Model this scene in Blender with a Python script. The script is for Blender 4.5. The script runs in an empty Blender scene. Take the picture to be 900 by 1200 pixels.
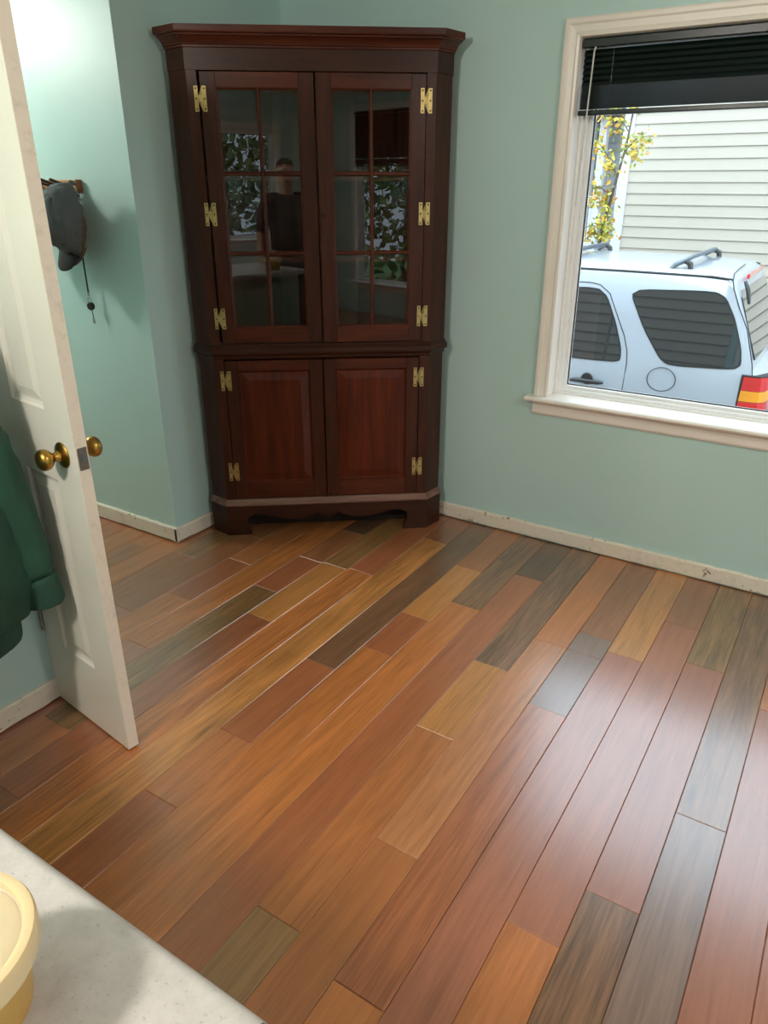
import bpy, bmesh, math, random
from mathutils import Vector, Matrix
random.seed(7)
R = math.radians
SC = bpy.context.scene
COL = SC.collection

# ---------------------------------------------------------------- camera
CAM_H = 1.546
cd = bpy.data.cameras.new('camera')
cd.sensor_fit = 'VERTICAL'
cd.sensor_height = 36.0
cd.lens = 864.65 / 1200.0 * 36.0
cd.clip_start = 0.02
cam = bpy.data.objects.new('camera', cd)
COL.objects.link(cam)
cam.location = (0, 0, CAM_H)
cam.rotation_euler = (R(90 - 24.187), 0, R(32.426))
SC.camera = cam

# ---------------------------------------------------------------- world: even overcast sky
wd = bpy.data.worlds.new('overcast_sky')
SC.world = wd
wd.use_nodes = True
SKY_ZENITH = 7.0     # standard overcast sky: the zenith is three times as bright as the horizon
wt_ = wd.node_tree
bg = wt_.nodes['Background']
bg.inputs[0].default_value = (0.74, 0.87, 1.0, 1)
tc_ = wt_.nodes.new('ShaderNodeTexCoord')
sx_ = wt_.nodes.new('ShaderNodeSeparateXYZ')
wt_.links.new(tc_.outputs['Generated'], sx_.inputs[0])
mr_ = wt_.nodes.new('ShaderNodeMapRange')
mr_.inputs['From Min'].default_value = 0.0
mr_.inputs['From Max'].default_value = 1.0
mr_.inputs['To Min'].default_value = SKY_ZENITH / 3
mr_.inputs['To Max'].default_value = SKY_ZENITH
wt_.links.new(sx_.outputs['Z'], mr_.inputs['Value'])
wt_.links.new(mr_.outputs[0], bg.inputs[1])

# ---------------------------------------------------------------- hall and kitchen lamps, added dining fill (built further down) and exposure
HALL_LAMP = (-4.0, 1.25, 2.36)
HALL_POWER = 70
KITCHEN_LAMP = (-1.15, -0.75, 2.36)
KITCHEN_POWER = 104
DINING_FILL = (1.25, 0.9, 2.36)
DINING_FILL_POWER = 56
SC.view_settings.view_transform = 'Standard'
SC.view_settings.look = 'None'
SC.view_settings.gamma = 1
SC.view_settings.use_curve_mapping = False
SC.view_settings.exposure = 0.1
SC.cycles.max_bounces = 10
SC.cycles.diffuse_bounces = 5
SC.cycles.glossy_bounces = 5
SC.cycles.transparent_max_bounces = 16
SC.cycles.sample_clamp_indirect = 4.0
SC.cycles.caustics_reflective = False
SC.cycles.caustics_refractive = False

# ================================================================ helpers
def lin(c):
    out = []
    for v in c:
        v = v / 255.0
        out.append(v / 12.92 if v <= 0.04045 else ((v + 0.055) / 1.055) ** 2.4)
    return tuple(out)

class NT:
    def __init__(self, name):
        self.m = bpy.data.materials.new(name)
        self.m.use_nodes = True
        self.t = self.m.node_tree
        self.b = self.t.nodes['Principled BSDF']
        self.out = self.t.nodes['Material Output']
    def n(self, kind, **kw):
        nd = self.t.nodes.new(kind)
        for k, v in kw.items():
            if k.startswith('i_'):
                nd.inputs[k[2:].replace('_', ' ')].default_value = v
            else:
                setattr(nd, k, v)
        return nd
    def l(self, a, b):
        self.t.links.new(a, b)
    def coords(self, kind='Object', scale=(1, 1, 1), rot=(0, 0, 0)):
        tc = self.n('ShaderNodeTexCoord')
        mp = self.n('ShaderNodeMapping')
        mp.inputs['Scale'].default_value = scale
        mp.inputs['Rotation'].default_value = rot
        self.l(tc.outputs[kind], mp.inputs['Vector'])
        return mp.outputs[0]
    def noise(self, vec, scale=5, detail=4, rough=.5, dist=0):
        nz = self.n('ShaderNodeTexNoise')
        nz.inputs['Scale'].default_value = scale
        nz.inputs['Detail'].default_value = detail
        nz.inputs['Roughness'].default_value = rough
        nz.inputs['Distortion'].default_value = dist
        if vec is not None:
            self.l(vec, nz.inputs['Vector'])
        return nz.outputs['Fac']
    def ramp(self, fac, stops):
        r = self.n('ShaderNodeValToRGB')
        els = r.color_ramp.elements
        while len(els) < len(stops):
            els.new(0.5)
        for e, (p, c) in zip(els, stops):
            e.position = p
            e.color = (c[0], c[1], c[2], 1)
        self.l(fac, r.inputs[0])
        return r.outputs[0]
    def bump(self, fac, strength=.1, dist=.001):
        b = self.n('ShaderNodeBump')
        b.inputs['Strength'].default_value = strength
        b.inputs['Distance'].default_value = dist
        self.l(fac, b.inputs['Height'])
        self.l(b.outputs[0], self.b.inputs['Normal'])
    def mulrange(self, fac, a, b):
        m = self.n('ShaderNodeMapRange')
        m.inputs['To Min'].default_value = a
        m.inputs['To Max'].default_value = b
        self.l(fac, m.inputs['Value'])
        return m.outputs[0]
    def set(self, **kw):
        for k, v in kw.items():
            self.b.inputs[k.replace('_', ' ')].default_value = v

def simple(name, rgb, rough=.5, metal=0, var=.08, scale=8, coat=0, bump=0, bscale=200, spec=.5):
    m = NT(name)
    c = lin(rgb)
    v = m.coords()
    f = m.noise(v, scale, 4)
    m.l(m.ramp(f, [(.25, [x * (1 - var) for x in c]), (.75, [min(1, x * (1 + var)) for x in c])]), m.b.inputs['Base Color'])
    m.set(Roughness=rough, Metallic=metal)
    m.b.inputs['Coat Weight'].default_value = coat
    m.b.inputs['Specular IOR Level'].default_value = spec
    if bump:
        m.bump(m.noise(v, bscale, 3), bump, .001)
    return m.m

def paint_wall(name, rgb, rough=.42):
    m = NT(name)
    c = lin(rgb)
    v = m.coords('Object')
    f = m.noise(v, 1.3, 3)
    m.l(m.ramp(f, [(.3, [x * .97 for x in c]), (.7, [x * 1.03 for x in c])]), m.b.inputs['Base Color'])
    m.set(Roughness=rough)
    m.bump(m.noise(v, 260, 2), .22, .0012)
    return m.m

def glass(name, tint=(1, 1, 1), rough=0.0, ior=1.5):
    m = NT(name)
    t = m.t
    t.nodes.remove(m.b)
    tr = m.n('ShaderNodeBsdfTransparent'); tr.inputs[0].default_value = (*tint, 1)
    gl = m.n('ShaderNodeBsdfGlossy'); gl.inputs['Roughness'].default_value = rough
    fr = m.n('ShaderNodeFresnel'); fr.inputs['IOR'].default_value = ior
    ge = m.n('ShaderNodeNewGeometry')
    inv = m.n('ShaderNodeMath', operation='SUBTRACT'); inv.inputs[0].default_value = 1
    m.l(ge.outputs['Backfacing'], inv.inputs[1])
    two = m.n('ShaderNodeMath', operation='MULTIPLY'); two.inputs[1].default_value = 1.9; two.use_clamp = True   # both faces of the sheet
    m.l(fr.outputs[0], two.inputs[0])
    mu = m.n('ShaderNodeMath', operation='MULTIPLY')
    m.l(two.outputs[0], mu.inputs[0]); m.l(inv.outputs[0], mu.inputs[1])
    mx = m.n('ShaderNodeMixShader')
    m.l(mu.outputs[0], mx.inputs[0]); m.l(tr.outputs[0], mx.inputs[1]); m.l(gl.outputs[0], mx.inputs[2])
    m.l(mx.outputs[0], m.out.inputs[0])
    return m.m

def wood_cabinet(name, dark, light, stretch=(14, 14, 1.2), rough=.3):
    m = NT(name)
    v = m.coords('Object', stretch)
    f1 = m.noise(v, 2.2, 6, .6, .6)
    f2 = m.noise(m.coords('Object', (stretch[0] * 9, stretch[1] * 9, stretch[2] * 5)), 3, 3)
    mx = m.n('ShaderNodeMath', operation='MULTIPLY_ADD')
    mx.inputs[1].default_value = .3
    m.l(f2, mx.inputs[0]); 
    sc = m.n('ShaderNodeMath', operation='MULTIPLY'); sc.inputs[1].default_value = .8
    m.l(f1, sc.inputs[0]); m.l(sc.outputs[0], mx.inputs[2])
    a, b = lin(dark), lin(light)
    mid = [(x + y) / 2 for x, y in zip(a, b)]
    m.l(m.ramp(mx.outputs[0], [(.32, a), (.52, mid), (.75, b)]), m.b.inputs['Base Color'])
    m.l(m.mulrange(f2, rough - .06, rough + .1), m.b.inputs['Roughness'])
    m.b.inputs['Coat Weight'].default_value = .06
    m.b.inputs['Coat Roughness'].default_value = .18
    m.b.inputs['Specular IOR Level'].default_value = .2
    return m.m

def plank_mat():
    m = NT('hardwood_plank')
    at = m.n('ShaderNodeAttribute'); at.attribute_name = 'tone'
    off = m.n('ShaderNodeAttribute'); off.attribute_name = 'grain'
    ge = m.n('ShaderNodeNewGeometry')
    mp = m.n('ShaderNodeMapping'); mp.inputs['Scale'].default_value = (22, 1.6, 1)
    ad = m.n('ShaderNodeVectorMath', operation='ADD')
    m.l(ge.outputs['Position'], mp.inputs['Vector'])
    m.l(mp.outputs[0], ad.inputs[0]); m.l(off.outputs['Vector'], ad.inputs[1])
    f1 = m.noise(ad.outputs[0], 1.5, 5, .62, .9)
    mp2 = m.n('ShaderNodeMapping'); mp2.inputs['Scale'].default_value = (170, 6, 1)
    ad2 = m.n('ShaderNodeVectorMath', operation='ADD')
    m.l(ge.outputs['Position'], mp2.inputs['Vector'])
    m.l(mp2.outputs[0], ad2.inputs[0]); m.l(off.outputs['Vector'], ad2.inputs[1])
    f2 = m.noise(ad2.outputs[0], 1.0, 4, .6)
    # figure strength per plank is carried in the alpha-like third channel of 'grain'
    st = m.n('ShaderNodeAttribute'); st.attribute_name = 'figure'
    a = m.mulrange(f1, -1.2, 1.2)
    b = m.mulrange(f2, -.8, .8)
    s = m.n('ShaderNodeMath', operation='ADD'); m.l(a, s.inputs[0]); m.l(b, s.inputs[1])
    g = m.n('ShaderNodeMath', operation='MULTIPLY'); m.l(s.outputs[0], g.inputs[0]); m.l(st.outputs['Fac'], g.inputs[1])
    e = m.n('ShaderNodeMath', operation='ADD'); e.inputs[1].default_value = 1.0; m.l(g.outputs[0], e.inputs[0])
    vm = m.n('ShaderNodeVectorMath', operation='SCALE')
    m.l(at.outputs['Vector'], vm.inputs[0]); m.l(e.outputs[0], vm.inputs['Scale'])
    m.l(vm.outputs[0], m.b.inputs['Base Color'])
    rr = m.n('ShaderNodeMath', operation='MULTIPLY_ADD'); rr.inputs[1].default_value = .10
    m.l(f2, rr.inputs[0]); rr.inputs[2].default_value = .26
    m.l(rr.outputs[0], m.b.inputs['Roughness'])
    m.b.inputs['Specular IOR Level'].default_value = .5
    m.b.inputs['Coat Weight'].default_value = 1.0
    m.b.inputs['Coat IOR'].default_value = 1.7
    m.b.inputs['Coat Roughness'].default_value = .25
    bm_ = m.n('ShaderNodeBump'); bm_.inputs['Strength'].default_value = .12; bm_.inputs['Distance'].default_value = .0008
    hh = m.n('ShaderNodeMath', operation='ADD')
    m.l(f2, hh.inputs[0]); m.l(f1, hh.inputs[1]); m.l(hh.outputs[0], bm_.inputs['Height'])
    m.l(bm_.outputs[0], m.b.inputs['Normal'])
    return m.m

def white_scuffed(name, rgb, amount=.62):
    m = NT(name)
    v = m.coords('Object')
    f = m.noise(v, 9, 6, .68)
    f2 = m.noise(v, 45, 4, .7)
    ml = m.n('ShaderNodeMath', operation='MULTIPLY'); m.l(f, ml.inputs[0]); m.l(f2, ml.inputs[1])
    c = lin(rgb)
    m.l(m.ramp(ml.outputs[0], [(.10, [x * .8 for x in c]), (.22, c), (amount * .6, c), (amount * .66, lin((120, 100, 84)))]), m.b.inputs['Base Color'])
    m.set(Roughness=.55)
    return m.m

M = {}
M['wall'] = paint_wall('mint_wall_paint', (180, 207, 203))
M['wall_plain'] = paint_wall('mint_wall_paint_far', (180, 207, 203))
M['ceiling'] = simple('white_ceiling_paint', (236, 234, 228), .9)
M['plank'] = plank_mat()
M['subfloor'] = simple('dark_subfloor', (34, 22, 15), .9)
M['base'] = white_scuffed('scuffed_white_baseboard', (226, 214, 198), .575)
M['white'] = simple('white_semigloss_trim', (232, 224, 214), .32, var=.03)
M['vinyl'] = simple('white_vinyl_sash', (236, 236, 234), .3, var=.02)
M['door'] = simple('white_door_paint', (234, 230, 218), .3, var=.03)
M['dooredge'] = white_scuffed('worn_white_door_edge', (226, 214, 200), .7)
M['brass'] = simple('antique_brass', (170, 134, 66), .3, 1, .12, 30)
M['hingebrass'] = simple('dull_brass_hinge', (184, 162, 108), .42, 1, .14, 60)
M['screw'] = simple('dark_screw', (40, 30, 18), .5, 1)
M['steel'] = simple('worn_steel', (150, 148, 146), .35, 1, .2, 90)
M['mahogany'] = wood_cabinet('mahogany', (38, 17, 10), (74, 37, 24))
M['mahogany_dark'] = wood_cabinet('mahogany_dark', (34, 16, 10), (64, 34, 23), (1.2, 14, 14))
M['mahogany_red'] = wood_cabinet('mahogany_red', (46, 15, 7), (94, 37, 17))
M['mahogany_h'] = wood_cabinet('mahogany_rail', (46, 18, 10), (90, 42, 25), (1.2, 14, 14))
M['interior'] = wood_cabinet('cabinet_interior', (50, 24, 16), (86, 46, 30))
M['worn_mould'] = wood_cabinet('rubbed_mahogany_moulding', (92, 62, 52), (140, 108, 96), (1.5, 20, 20), .42)
M['caseglass'] = glass('cabinet_glass', (.93, .95, .93))
M['winglass'] = glass('window_glass', (.97, .985, .98))
M['blind'] = simple('dark_green_blind_slat', (10, 24, 22), .27, var=.1, spec=.35)
M['cord'] = simple('clear_wand', (214, 214, 208), .3)
M['black'] = simple('black_rubber', (16, 16, 17), .6)
def laminate():
    m = NT('white_speckled_laminate')
    v = m.coords('Object')
    f = m.noise(v, 28, 6, .7)
    f2 = m.noise(v, 240, 3, .6)
    c = lin((192, 190, 188))
    col = m.ramp(f, [(.3, lin((176, 174, 171))), (.55, c), (.8, lin((204, 202, 200)))])
    sp = m.ramp(f2, [(.30, (.55, .53, .5)), (.38, (1, 1, 1))])
    mx = m.n('ShaderNodeMix', data_type='RGBA', blend_type='MULTIPLY'); mx.inputs[0].default_value = .5
    m.l(col, mx.inputs[6]); m.l(sp, mx.inputs[7]); m.l(mx.outputs[2], m.b.inputs['Base Color'])
    m.set(Roughness=.34)
    return m.m
M['laminate'] = laminate()
M['laminate_core'] = simple('dark_laminate_end', (92, 88, 86), .6)
def cloth(name, rgb, var=.2, sheen=.0):
    m = NT(name)
    c = lin(rgb)
    v = m.coords()
    f = m.noise(v, 6, 4)
    m.l(m.ramp(f, [(.3, [x * (1 - var) for x in c]), (.7, [x * (1 + var) for x in c])]), m.b.inputs['Base Color'])
    m.set(Roughness=.85)
    m.b.inputs['Sheen Weight'].default_value = sheen
    w = m.noise(v, 420, 2)
    m.bump(w, .25, .001)
    return m.m
M['green_cloth'] = cloth('dark_green_jacket_cloth', (25, 65, 48))
M['green_rib'] = cloth('dark_green_rib_knit', (22, 58, 44))
M['grey_cloth'] = cloth('charcoal_cap_cloth', (84, 87, 90))
M['black_cloth'] = cloth('black_cap_cloth', (22, 22, 23))
M['brown_cloth'] = cloth('brown_cap_cloth', (98, 84, 66))
M['tan_wood'] = simple('honey_wood', (178, 120, 66), .4, var=.2, scale=20)
M['dark_wood'] = simple('dark_peg_wood', (58, 34, 22), .4, var=.2, scale=20)

# ---------------------------------------------------------------- mesh builder
class MB:
    def __init__(self):
        self.bm = bmesh.new()
        self.mats = []
        self.cur = 0
    def box(self, x0, x1, y0, y1, z0, z1):
        x0, x1 = sorted((x0, x1)); y0, y1 = sorted((y0, y1)); z0, z1 = sorted((z0, z1))
        v = [self.bm.verts.new(p) for p in ((x0, y0, z0), (x1, y0, z0), (x1, y1, z0), (x0, y1, z0), (x0, y0, z1), (x1, y0, z1), (x1, y1, z1), (x0, y1, z1))]
        for f in ((0, 3, 2, 1), (4, 5, 6, 7), (0, 1, 5, 4), (1, 2, 6, 5), (2, 3, 7, 6), (3, 0, 4, 7)):
            self.f([v[i] for i in f])
        return self
    def f(self, vs):
        try:
            fc = self.bm.faces.new(vs)
            fc.material_index = self.cur
            return fc
        except ValueError:
            return None
    def cbox(self, x0, x1, y0, y1, z0, z1, c=.002):
        """box with chamfered edges"""
        b = bmesh.new()
        bmesh.ops.create_cube(b, size=1)
        for v in b.verts:
            v.co = Vector(((x0 + x1) / 2 + v.co.x * abs(x1 - x0), (y0 + y1) / 2 + v.co.y * abs(y1 - y0), (z0 + z1) / 2 + v.co.z * abs(z1 - z0)))
        bmesh.ops.bevel(b, geom=b.edges[:], offset=c, segments=1, affect='EDGES', profile=.5)
        self.merge(b)
        return self
    def merge(self, b, mat=None):
        mp = {}
        for v in b.verts:
            mp[v] = self.bm.verts.new(mat @ v.co if mat else v.co)
        for fc in b.faces:
            self.f([mp[v] for v in fc.verts])
        b.free()
    def prism(self, poly, fn, a, b):
        """poly: 2-D points; fn(u,v,w)->(x,y,z); extruded from w=a to w=b"""
        A = [self.bm.verts.new(fn(u, v, a)) for u, v in poly]
        B = [self.bm.verts.new(fn(u, v, b)) for u, v in poly]
        n = len(poly)
        self.f(A[::-1]); self.f(B)
        for i in range(n):
            self.f([A[i], A[(i + 1) % n], B[(i + 1) % n], B[i]])
        return self
    def loft(self, rows, close_u=False, caps=False):
        V = [[self.bm.verts.new(p) for p in r] for r in rows]
        for r0, r1 in zip(V, V[1:]):
            n = len(r0)
            for i in range(n if close_u else n - 1):
                self.f([r0[i], r0[(i + 1) % n], r1[(i + 1) % n], r1[i]])
        if caps:
            self.f(V[0][::-1]); self.f(V[-1])
        return self
    def tube(self, path, r, seg=10, caps=True):
        path = [Vector(p) for p in path]
        rr = r if isinstance(r, (list, tuple)) else [r] * len(path)
        rows = []
        up = None
        for i, p in enumerate(path):
            d = (path[min(i + 1, len(path) - 1)] - path[max(i - 1, 0)]).normalized()
            if up is None:
                up = Vector((0, 0, 1)) if abs(d.z) < .9 else Vector((1, 0, 0))
            s = d.cross(up).normalized()
            up = s.cross(d).normalized()
            q = rr[i]
            q = q if isinstance(q, (list, tuple)) else (q, q)
            rows.append([p + s * math.cos(2 * math.pi * k / seg) * q[0] + up * math.sin(2 * math.pi * k / seg) * q[1] for k in range(seg)])
        return self.loft(rows, True, caps)
    def lathe(self, prof, origin=(0, 0, 0), axis=(0, 0, 1), seg=24):
        """prof: (radius, height) along the axis"""
        ax = Vector(axis).normalized()
        u = ax.orthogonal().normalized(); w = ax.cross(u)
        o = Vector(origin)
        rows = []
        for r_, h_ in prof:
            r_ = max(r_, 1e-5)
            rows.append([o + ax * h_ + u * r_ * math.cos(2 * math.pi * k / seg) + w * r_ * math.sin(2 * math.pi * k / seg) for k in range(seg)])
        return self.loft(rows, True, True)
    def rings(self, x0, x1, z0, z1, prof, fn):
        """nested rectangles: prof = (inset, depth); fn(x, z, d) -> point; last ring capped"""
        rows = []
        for ins, d in prof:
            a, b, c, e = x0 + ins, x1 - ins, z0 + ins, z1 - ins
            rows.append([self.bm.verts.new(fn(*p, d)) for p in ((a, c), (b, c), (b, e), (a, e))])
        for r0, r1 in zip(rows, rows[1:]):
            for i in range(4):
                self.f([r0[i], r0[(i + 1) % 4], r1[(i + 1) % 4], r1[i]])
        self.f(rows[-1])
        return self
    def build(self, name, mat, parent=None, smooth=False, loc=None, fix=True, bevel=0):
        if fix:
            bmesh.ops.recalc_face_normals(self.bm, faces=self.bm.faces[:])
        me = bpy.data.meshes.new(name)
        self.bm.to_mesh(me); self.bm.free()
        for mt in (mat if isinstance(mat, (list, tuple)) else [mat]):
            me.materials.append(M[mt] if isinstance(mt, str) else mt)
        o = bpy.data.objects.new(name, me)
        COL.objects.link(o)
        if parent:
            o.parent = parent
        if loc:
            o.location = loc
        if smooth:
            for pl in me.polygons:
                pl.use_smooth = True
            if smooth != 'all':
                try:
                    me.set_sharp_from_angle(angle=R(38))
                except Exception:
                    pass
        if bevel:
            bv = o.modifiers.new('bevel', 'BEVEL'); bv.width = bevel; bv.segments = 2; bv.limit_method = 'ANGLE'; bv.angle_limit = R(40)
        return o

def empty(name, loc=(0, 0, 0), rz=0):
    o = bpy.data.objects.new(name, None)
    o.empty_display_size = .1
    COL.objects.link(o)
    o.location = loc
    o.rotation_euler = (0, 0, rz)
    return o

def tag(o, label, cat=None, group=None, kind=None):
    if label:
        o['label'] = label
    if cat:
        o['category'] = cat
    if group:
        o['group'] = group
    if kind:
        o['kind'] = kind
    return o

def struct(o, label=None):
    return tag(o, label, kind='structure')

# ================================================================ the room
YN = 3.043          # window wall
XC = -2.478         # short wall beside the cabinet
YH = 2.098          # hall wall
XW = -1.957         # wall that carries the jacket and the door
XE, YS = 2.7, -2.7  # east and south walls, behind the camera
XHALL = -5.4
ZC = 2.44
WX0, WX1, WZ0, WZ1 = -1.079, .62, .665, 2.017   # window opening

OG = .012
m = MB()
m.box(XC - .12, WX0 - OG, YN, YN + .14, -.02, ZC).box(WX1 + OG, XE + .12, YN, YN + .14, -.02, ZC)
m.box(WX0 - OG, WX1 + OG, YN, YN + .14, -.02, WZ0 - OG).box(WX0 - OG, WX1 + OG, YN, YN + .14, WZ1 + OG, ZC)
struct(m.build('wall_north', 'wall'), 'mint green wall that holds the picture window')
m = MB(); m.box(XC - .12, XC, YH + .0, YN, -.02, ZC)
struct(m.build('wall_northwest', 'wall'), 'narrow mint green wall left of the corner cabinet')
m = MB(); m.box(XHALL, XC - .12, YH, YH + .12, -.02, ZC)
struct(m.build('wall_hall', 'wall'), 'bright mint green hallway wall behind the caps')
m = MB(); m.box(XW - .12, XW, YS, 1.095, -.02, ZC)
struct(m.build('wall_west', 'wall'), 'mint green wall behind the green jacket')
m = MB(); m.box(XHALL, XW - .12, .995, 1.095, -.02, ZC)
struct(m.build('wall_hall_south', 'wall_plain'), 'mint green hallway wall behind the open door')
m = MB(); m.box(XHALL - .12, XHALL, .995, YH + .12, -.02, ZC)
struct(m.build('wall_hall_end', 'wall_plain'), 'mint green wall at the end of the hallway')
# south and east walls with their windows (seen only as reflections in the cabinet glass)
SX0, SX1, SZ0, SZ1 = -.6, 1.6, .90, 2.07
m = MB()
m.box(XW - .12, SX0 - OG, YS - .14, YS, -.02, ZC).box(SX1 + OG, XE + .12, YS - .14, YS, -.02, ZC)
m.box(SX0 - OG, SX1 + OG, YS - .14, YS, -.02, SZ0 - OG).box(SX0 - OG, SX1 + OG, YS - .14, YS, SZ1 + OG, ZC)
struct(m.build('wall_south', 'wall_plain'), 'mint green wall behind the photographer')
EY0, EY1, EZ0, EZ1 = -2.08, .9, .36, 2.28
m = MB()
m.box(XE, XE + .14, YS, EY0 - OG, -.02, ZC).box(XE, XE + .14, EY1 + OG, YN, -.02, ZC)
m.box(XE, XE + .14, EY0 - OG, EY1 + OG, -.02, EZ0 - OG).box(XE, XE + .14, EY0 - OG, EY1 + OG, EZ1 + OG, ZC)
struct(m.build('wall_east', 'wall_plain'), 'mint green wall to the right of the photographer')
m = MB(); m.box(XHALL - .12, XE + .14, YS - .14, YN + .14, ZC, ZC + .1)
struct(m.build('ceiling', 'ceiling'), 'plain white ceiling')

# ---------------------------------------------------------------- floor of single planks
fl = MB(); fl.box(XHALL, XE, YS, YN, -.03, -.0085)
FLOOR = struct(fl.build('floor', 'subfloor'), 'floor of reddish brown hardwood planks in mixed tones')
X0P, WP = -.5118, .127
TONES = {  # wood tones (sRGB)
 'E': (140, 102, 62), 'A': (170, 111, 68),
 'O': (172, 105, 54), 'R': (150, 89, 54), 'T': (172, 115, 60), 'L': (130, 94, 54), 'D': (116, 81, 54),
 'G': (120, 94, 80), 'M': (160, 99, 55), 'K': (92, 65, 46), 'P': (148, 91, 65), 'B': (138, 87, 53)}
LAY = {  # column -> list of (y_top, tone, figure) from the window wall towards the camera
 -18: [(3.04, 'M', .5), (1.75, 'B', .5)], -17: [(3.04, 'M', .5), (1.981, 'B', .45), (1.25, 'O', .5)], -16: [(3.04, 'B', .5), (2.28, 'M', .4), (1.30, 'R', .4)],
 -15: [(3.04, 'L', .9), (2.025, 'B', .55), (1.38, 'M', .4)], -14: [(3.04, 'B', .5), (2.33, 'B', .35), (1.567, 'P', .35)],
 -13: [(3.04, 'M', .4), (2.109, 'R', .3), (1.746, 'O', .7)], -12: [(3.04, 'O', .7), (1.429, 'P', .3)],
 -11: [(3.04, 'K', .3), (2.623, 'B', .5), (2.293, 'R', .3), (1.988, 'L', 1.0), (1.0, 'M', .5)],
 -10: [(3.04, 'L', .55), (2.303, 'T', .4), (1.806, 'R', .6), (.75, 'B', .4)],
 -9: [(3.04, 'R', .3), (2.319, 'O', .85), (.62, 'B', .4)], -8: [(3.04, 'B', .3), (2.752, 'T', .8), (.55, 'M', .5)],
 -7: [(3.04, 'D', .6), (1.69, 'R', .3), (1.256, 'M', .5), (.958, 'R', .4)],
 -6: [(3.04, 'M', .3), (2.597, 'T', .35), (2.136, 'R', .35), (1.859, 'O', .5), (.66, 'B', .3)],
 -5: [(3.04, 'D', .9), (2.309, 'O', .5), (.40, 'R', .4)], -4: [(3.04, 'K', .4), (2.66, 'R', .35), (.55, 'B', .3)],
 -3: [(3.04, 'D', .9), (2.001, 'T', .5), (1.594, 'M', .45), (.852, 'E', .5)],
 -2: [(3.04, 'O', .3), (2.241, 'A', .45), (1.165, 'M', .35), (.45, 'O', .3)],
 -1: [(3.04, 'B', .35), (2.374, 'G', .3), (2.24, 'G', .2), (1.879, 'R', .6), (.806, 'O', .4)],
 0: [(3.04, 'T', .45), (2.305, 'P', .35), (.70, 'O', .4)], 1: [(3.04, 'B', .3), (2.62, 'P', .3), (1.131, 'O', .4)],
 2: [(3.04, 'L', .9), (2.389, 'P', .3), (1.307, 'D', .9)], 3: [(3.04, 'D', .9), (1.666, 'G', .5), (.6, 'M', .4)],
 4: [(3.04, 'M', .4), (2.251, 'P', .3), (.4, 'R', .3)], 5: [(3.04, 'R', .4), (1.5, 'P', .3)]}
def plank_geo(bm, tl, gl, fg, x0, x1, y0, y1, tone, fig, g, z):
    c = .0017; gap = .0004
    x0 += gap; x1 -= gap; y0 += gap; y1 -= gap
    lo = [bm.verts.new(p) for p in ((x0, y0, -.008), (x1, y0, -.008), (x1, y1, -.008), (x0, y1, -.008))]
    mi = [bm.verts.new(p) for p in ((x0, y0, z - c), (x1, y0, z - c), (x1, y1, z - c), (x0, y1, z - c))]
    up = [bm.verts.new(p) for p in ((x0 + c, y0 + c, z), (x1 - c, y0 + c, z), (x1 - c, y1 - c, z), (x0 + c, y1 - c, z))]
    fs = [bm.faces.new(up)]
    for a, b in ((lo, mi), (mi, up)):
        for i in range(4):
            fs.append(bm.faces.new((a[i], a[(i + 1) % 4], b[(i + 1) % 4], b[i])))
    for v in lo + mi + up:
        v[tl] = Vector(tone); v[gl] = Vector(g); v[fg] = fig
def new_plank_bm():
    b = bmesh.new()
    return b, b.verts.layers.float_vector.new('tone'), b.verts.layers.float_vector.new('grain'), b.verts.layers.float.new('figure')
def finish_planks(b, name, kind=None):
    me = bpy.data.meshes.new(name)
    b.to_mesh(me); b.free()
    me.materials.append(M['plank'])
    o = bpy.data.objects.new(name, me)
    COL.objects.link(o); o.parent = FLOOR
    if kind:
        o['kind'] = kind
    return o
rest = new_plank_bm()
keys = list('OORRTMMBBPDL')
for k in range(-40, 27):
    xa = X0P + k * WP; xb = xa + WP
    xa = max(xa, XHALL); xb = min(xb, XE)
    if xb - xa < .01:
        continue
    ymin = YS if xb > XW else (1.0 if xb <= XW + .13 else YS)
    ymax = YN - .004
    if xb < XC - .0:
        ymax = YH
    lay = list(LAY.get(k, [(3.04, random.choice(keys), .4)]))
    y = lay[-1][0] - random.uniform(.9, 1.5)
    if k not in LAY:
        y = 3.04 - random.uniform(.3, 1.2)
    while y > ymin + .1:
        lay.append((y, random.choice(keys), random.uniform(.3, .7)))
        y -= random.uniform(.7, 1.4)
    for i, (yt, tn, fig) in enumerate(lay):
        yb = lay[i + 1][0] if i + 1 < len(lay) else ymin
        yt = min(yt, ymax); yb = max(yb, ymin)
        if yt - yb < .02:
            continue
        jit = random.uniform(.93, 1.07)
        tone = [min(1, c * jit) for c in lin(TONES[tn])]
        g = (random.uniform(-50, 50), random.uniform(-50, 50), random.uniform(-50, 50))
        seen = (-19 <= k <= 5) and yt > .25 and not (k > 2 and yt < .6)
        z = random.uniform(-.0003, .0001)
        if seen:
            b = new_plank_bm()
            plank_geo(*b, xa, xb, yb, yt, tone, fig, g, z)
            finish_planks(b[0], 'plank')
        else:
            plank_geo(*rest, xa, xb, yb, yt, tone, fig, g, z)
finish_planks(rest[0], 'plank_field', 'stuff')

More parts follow.
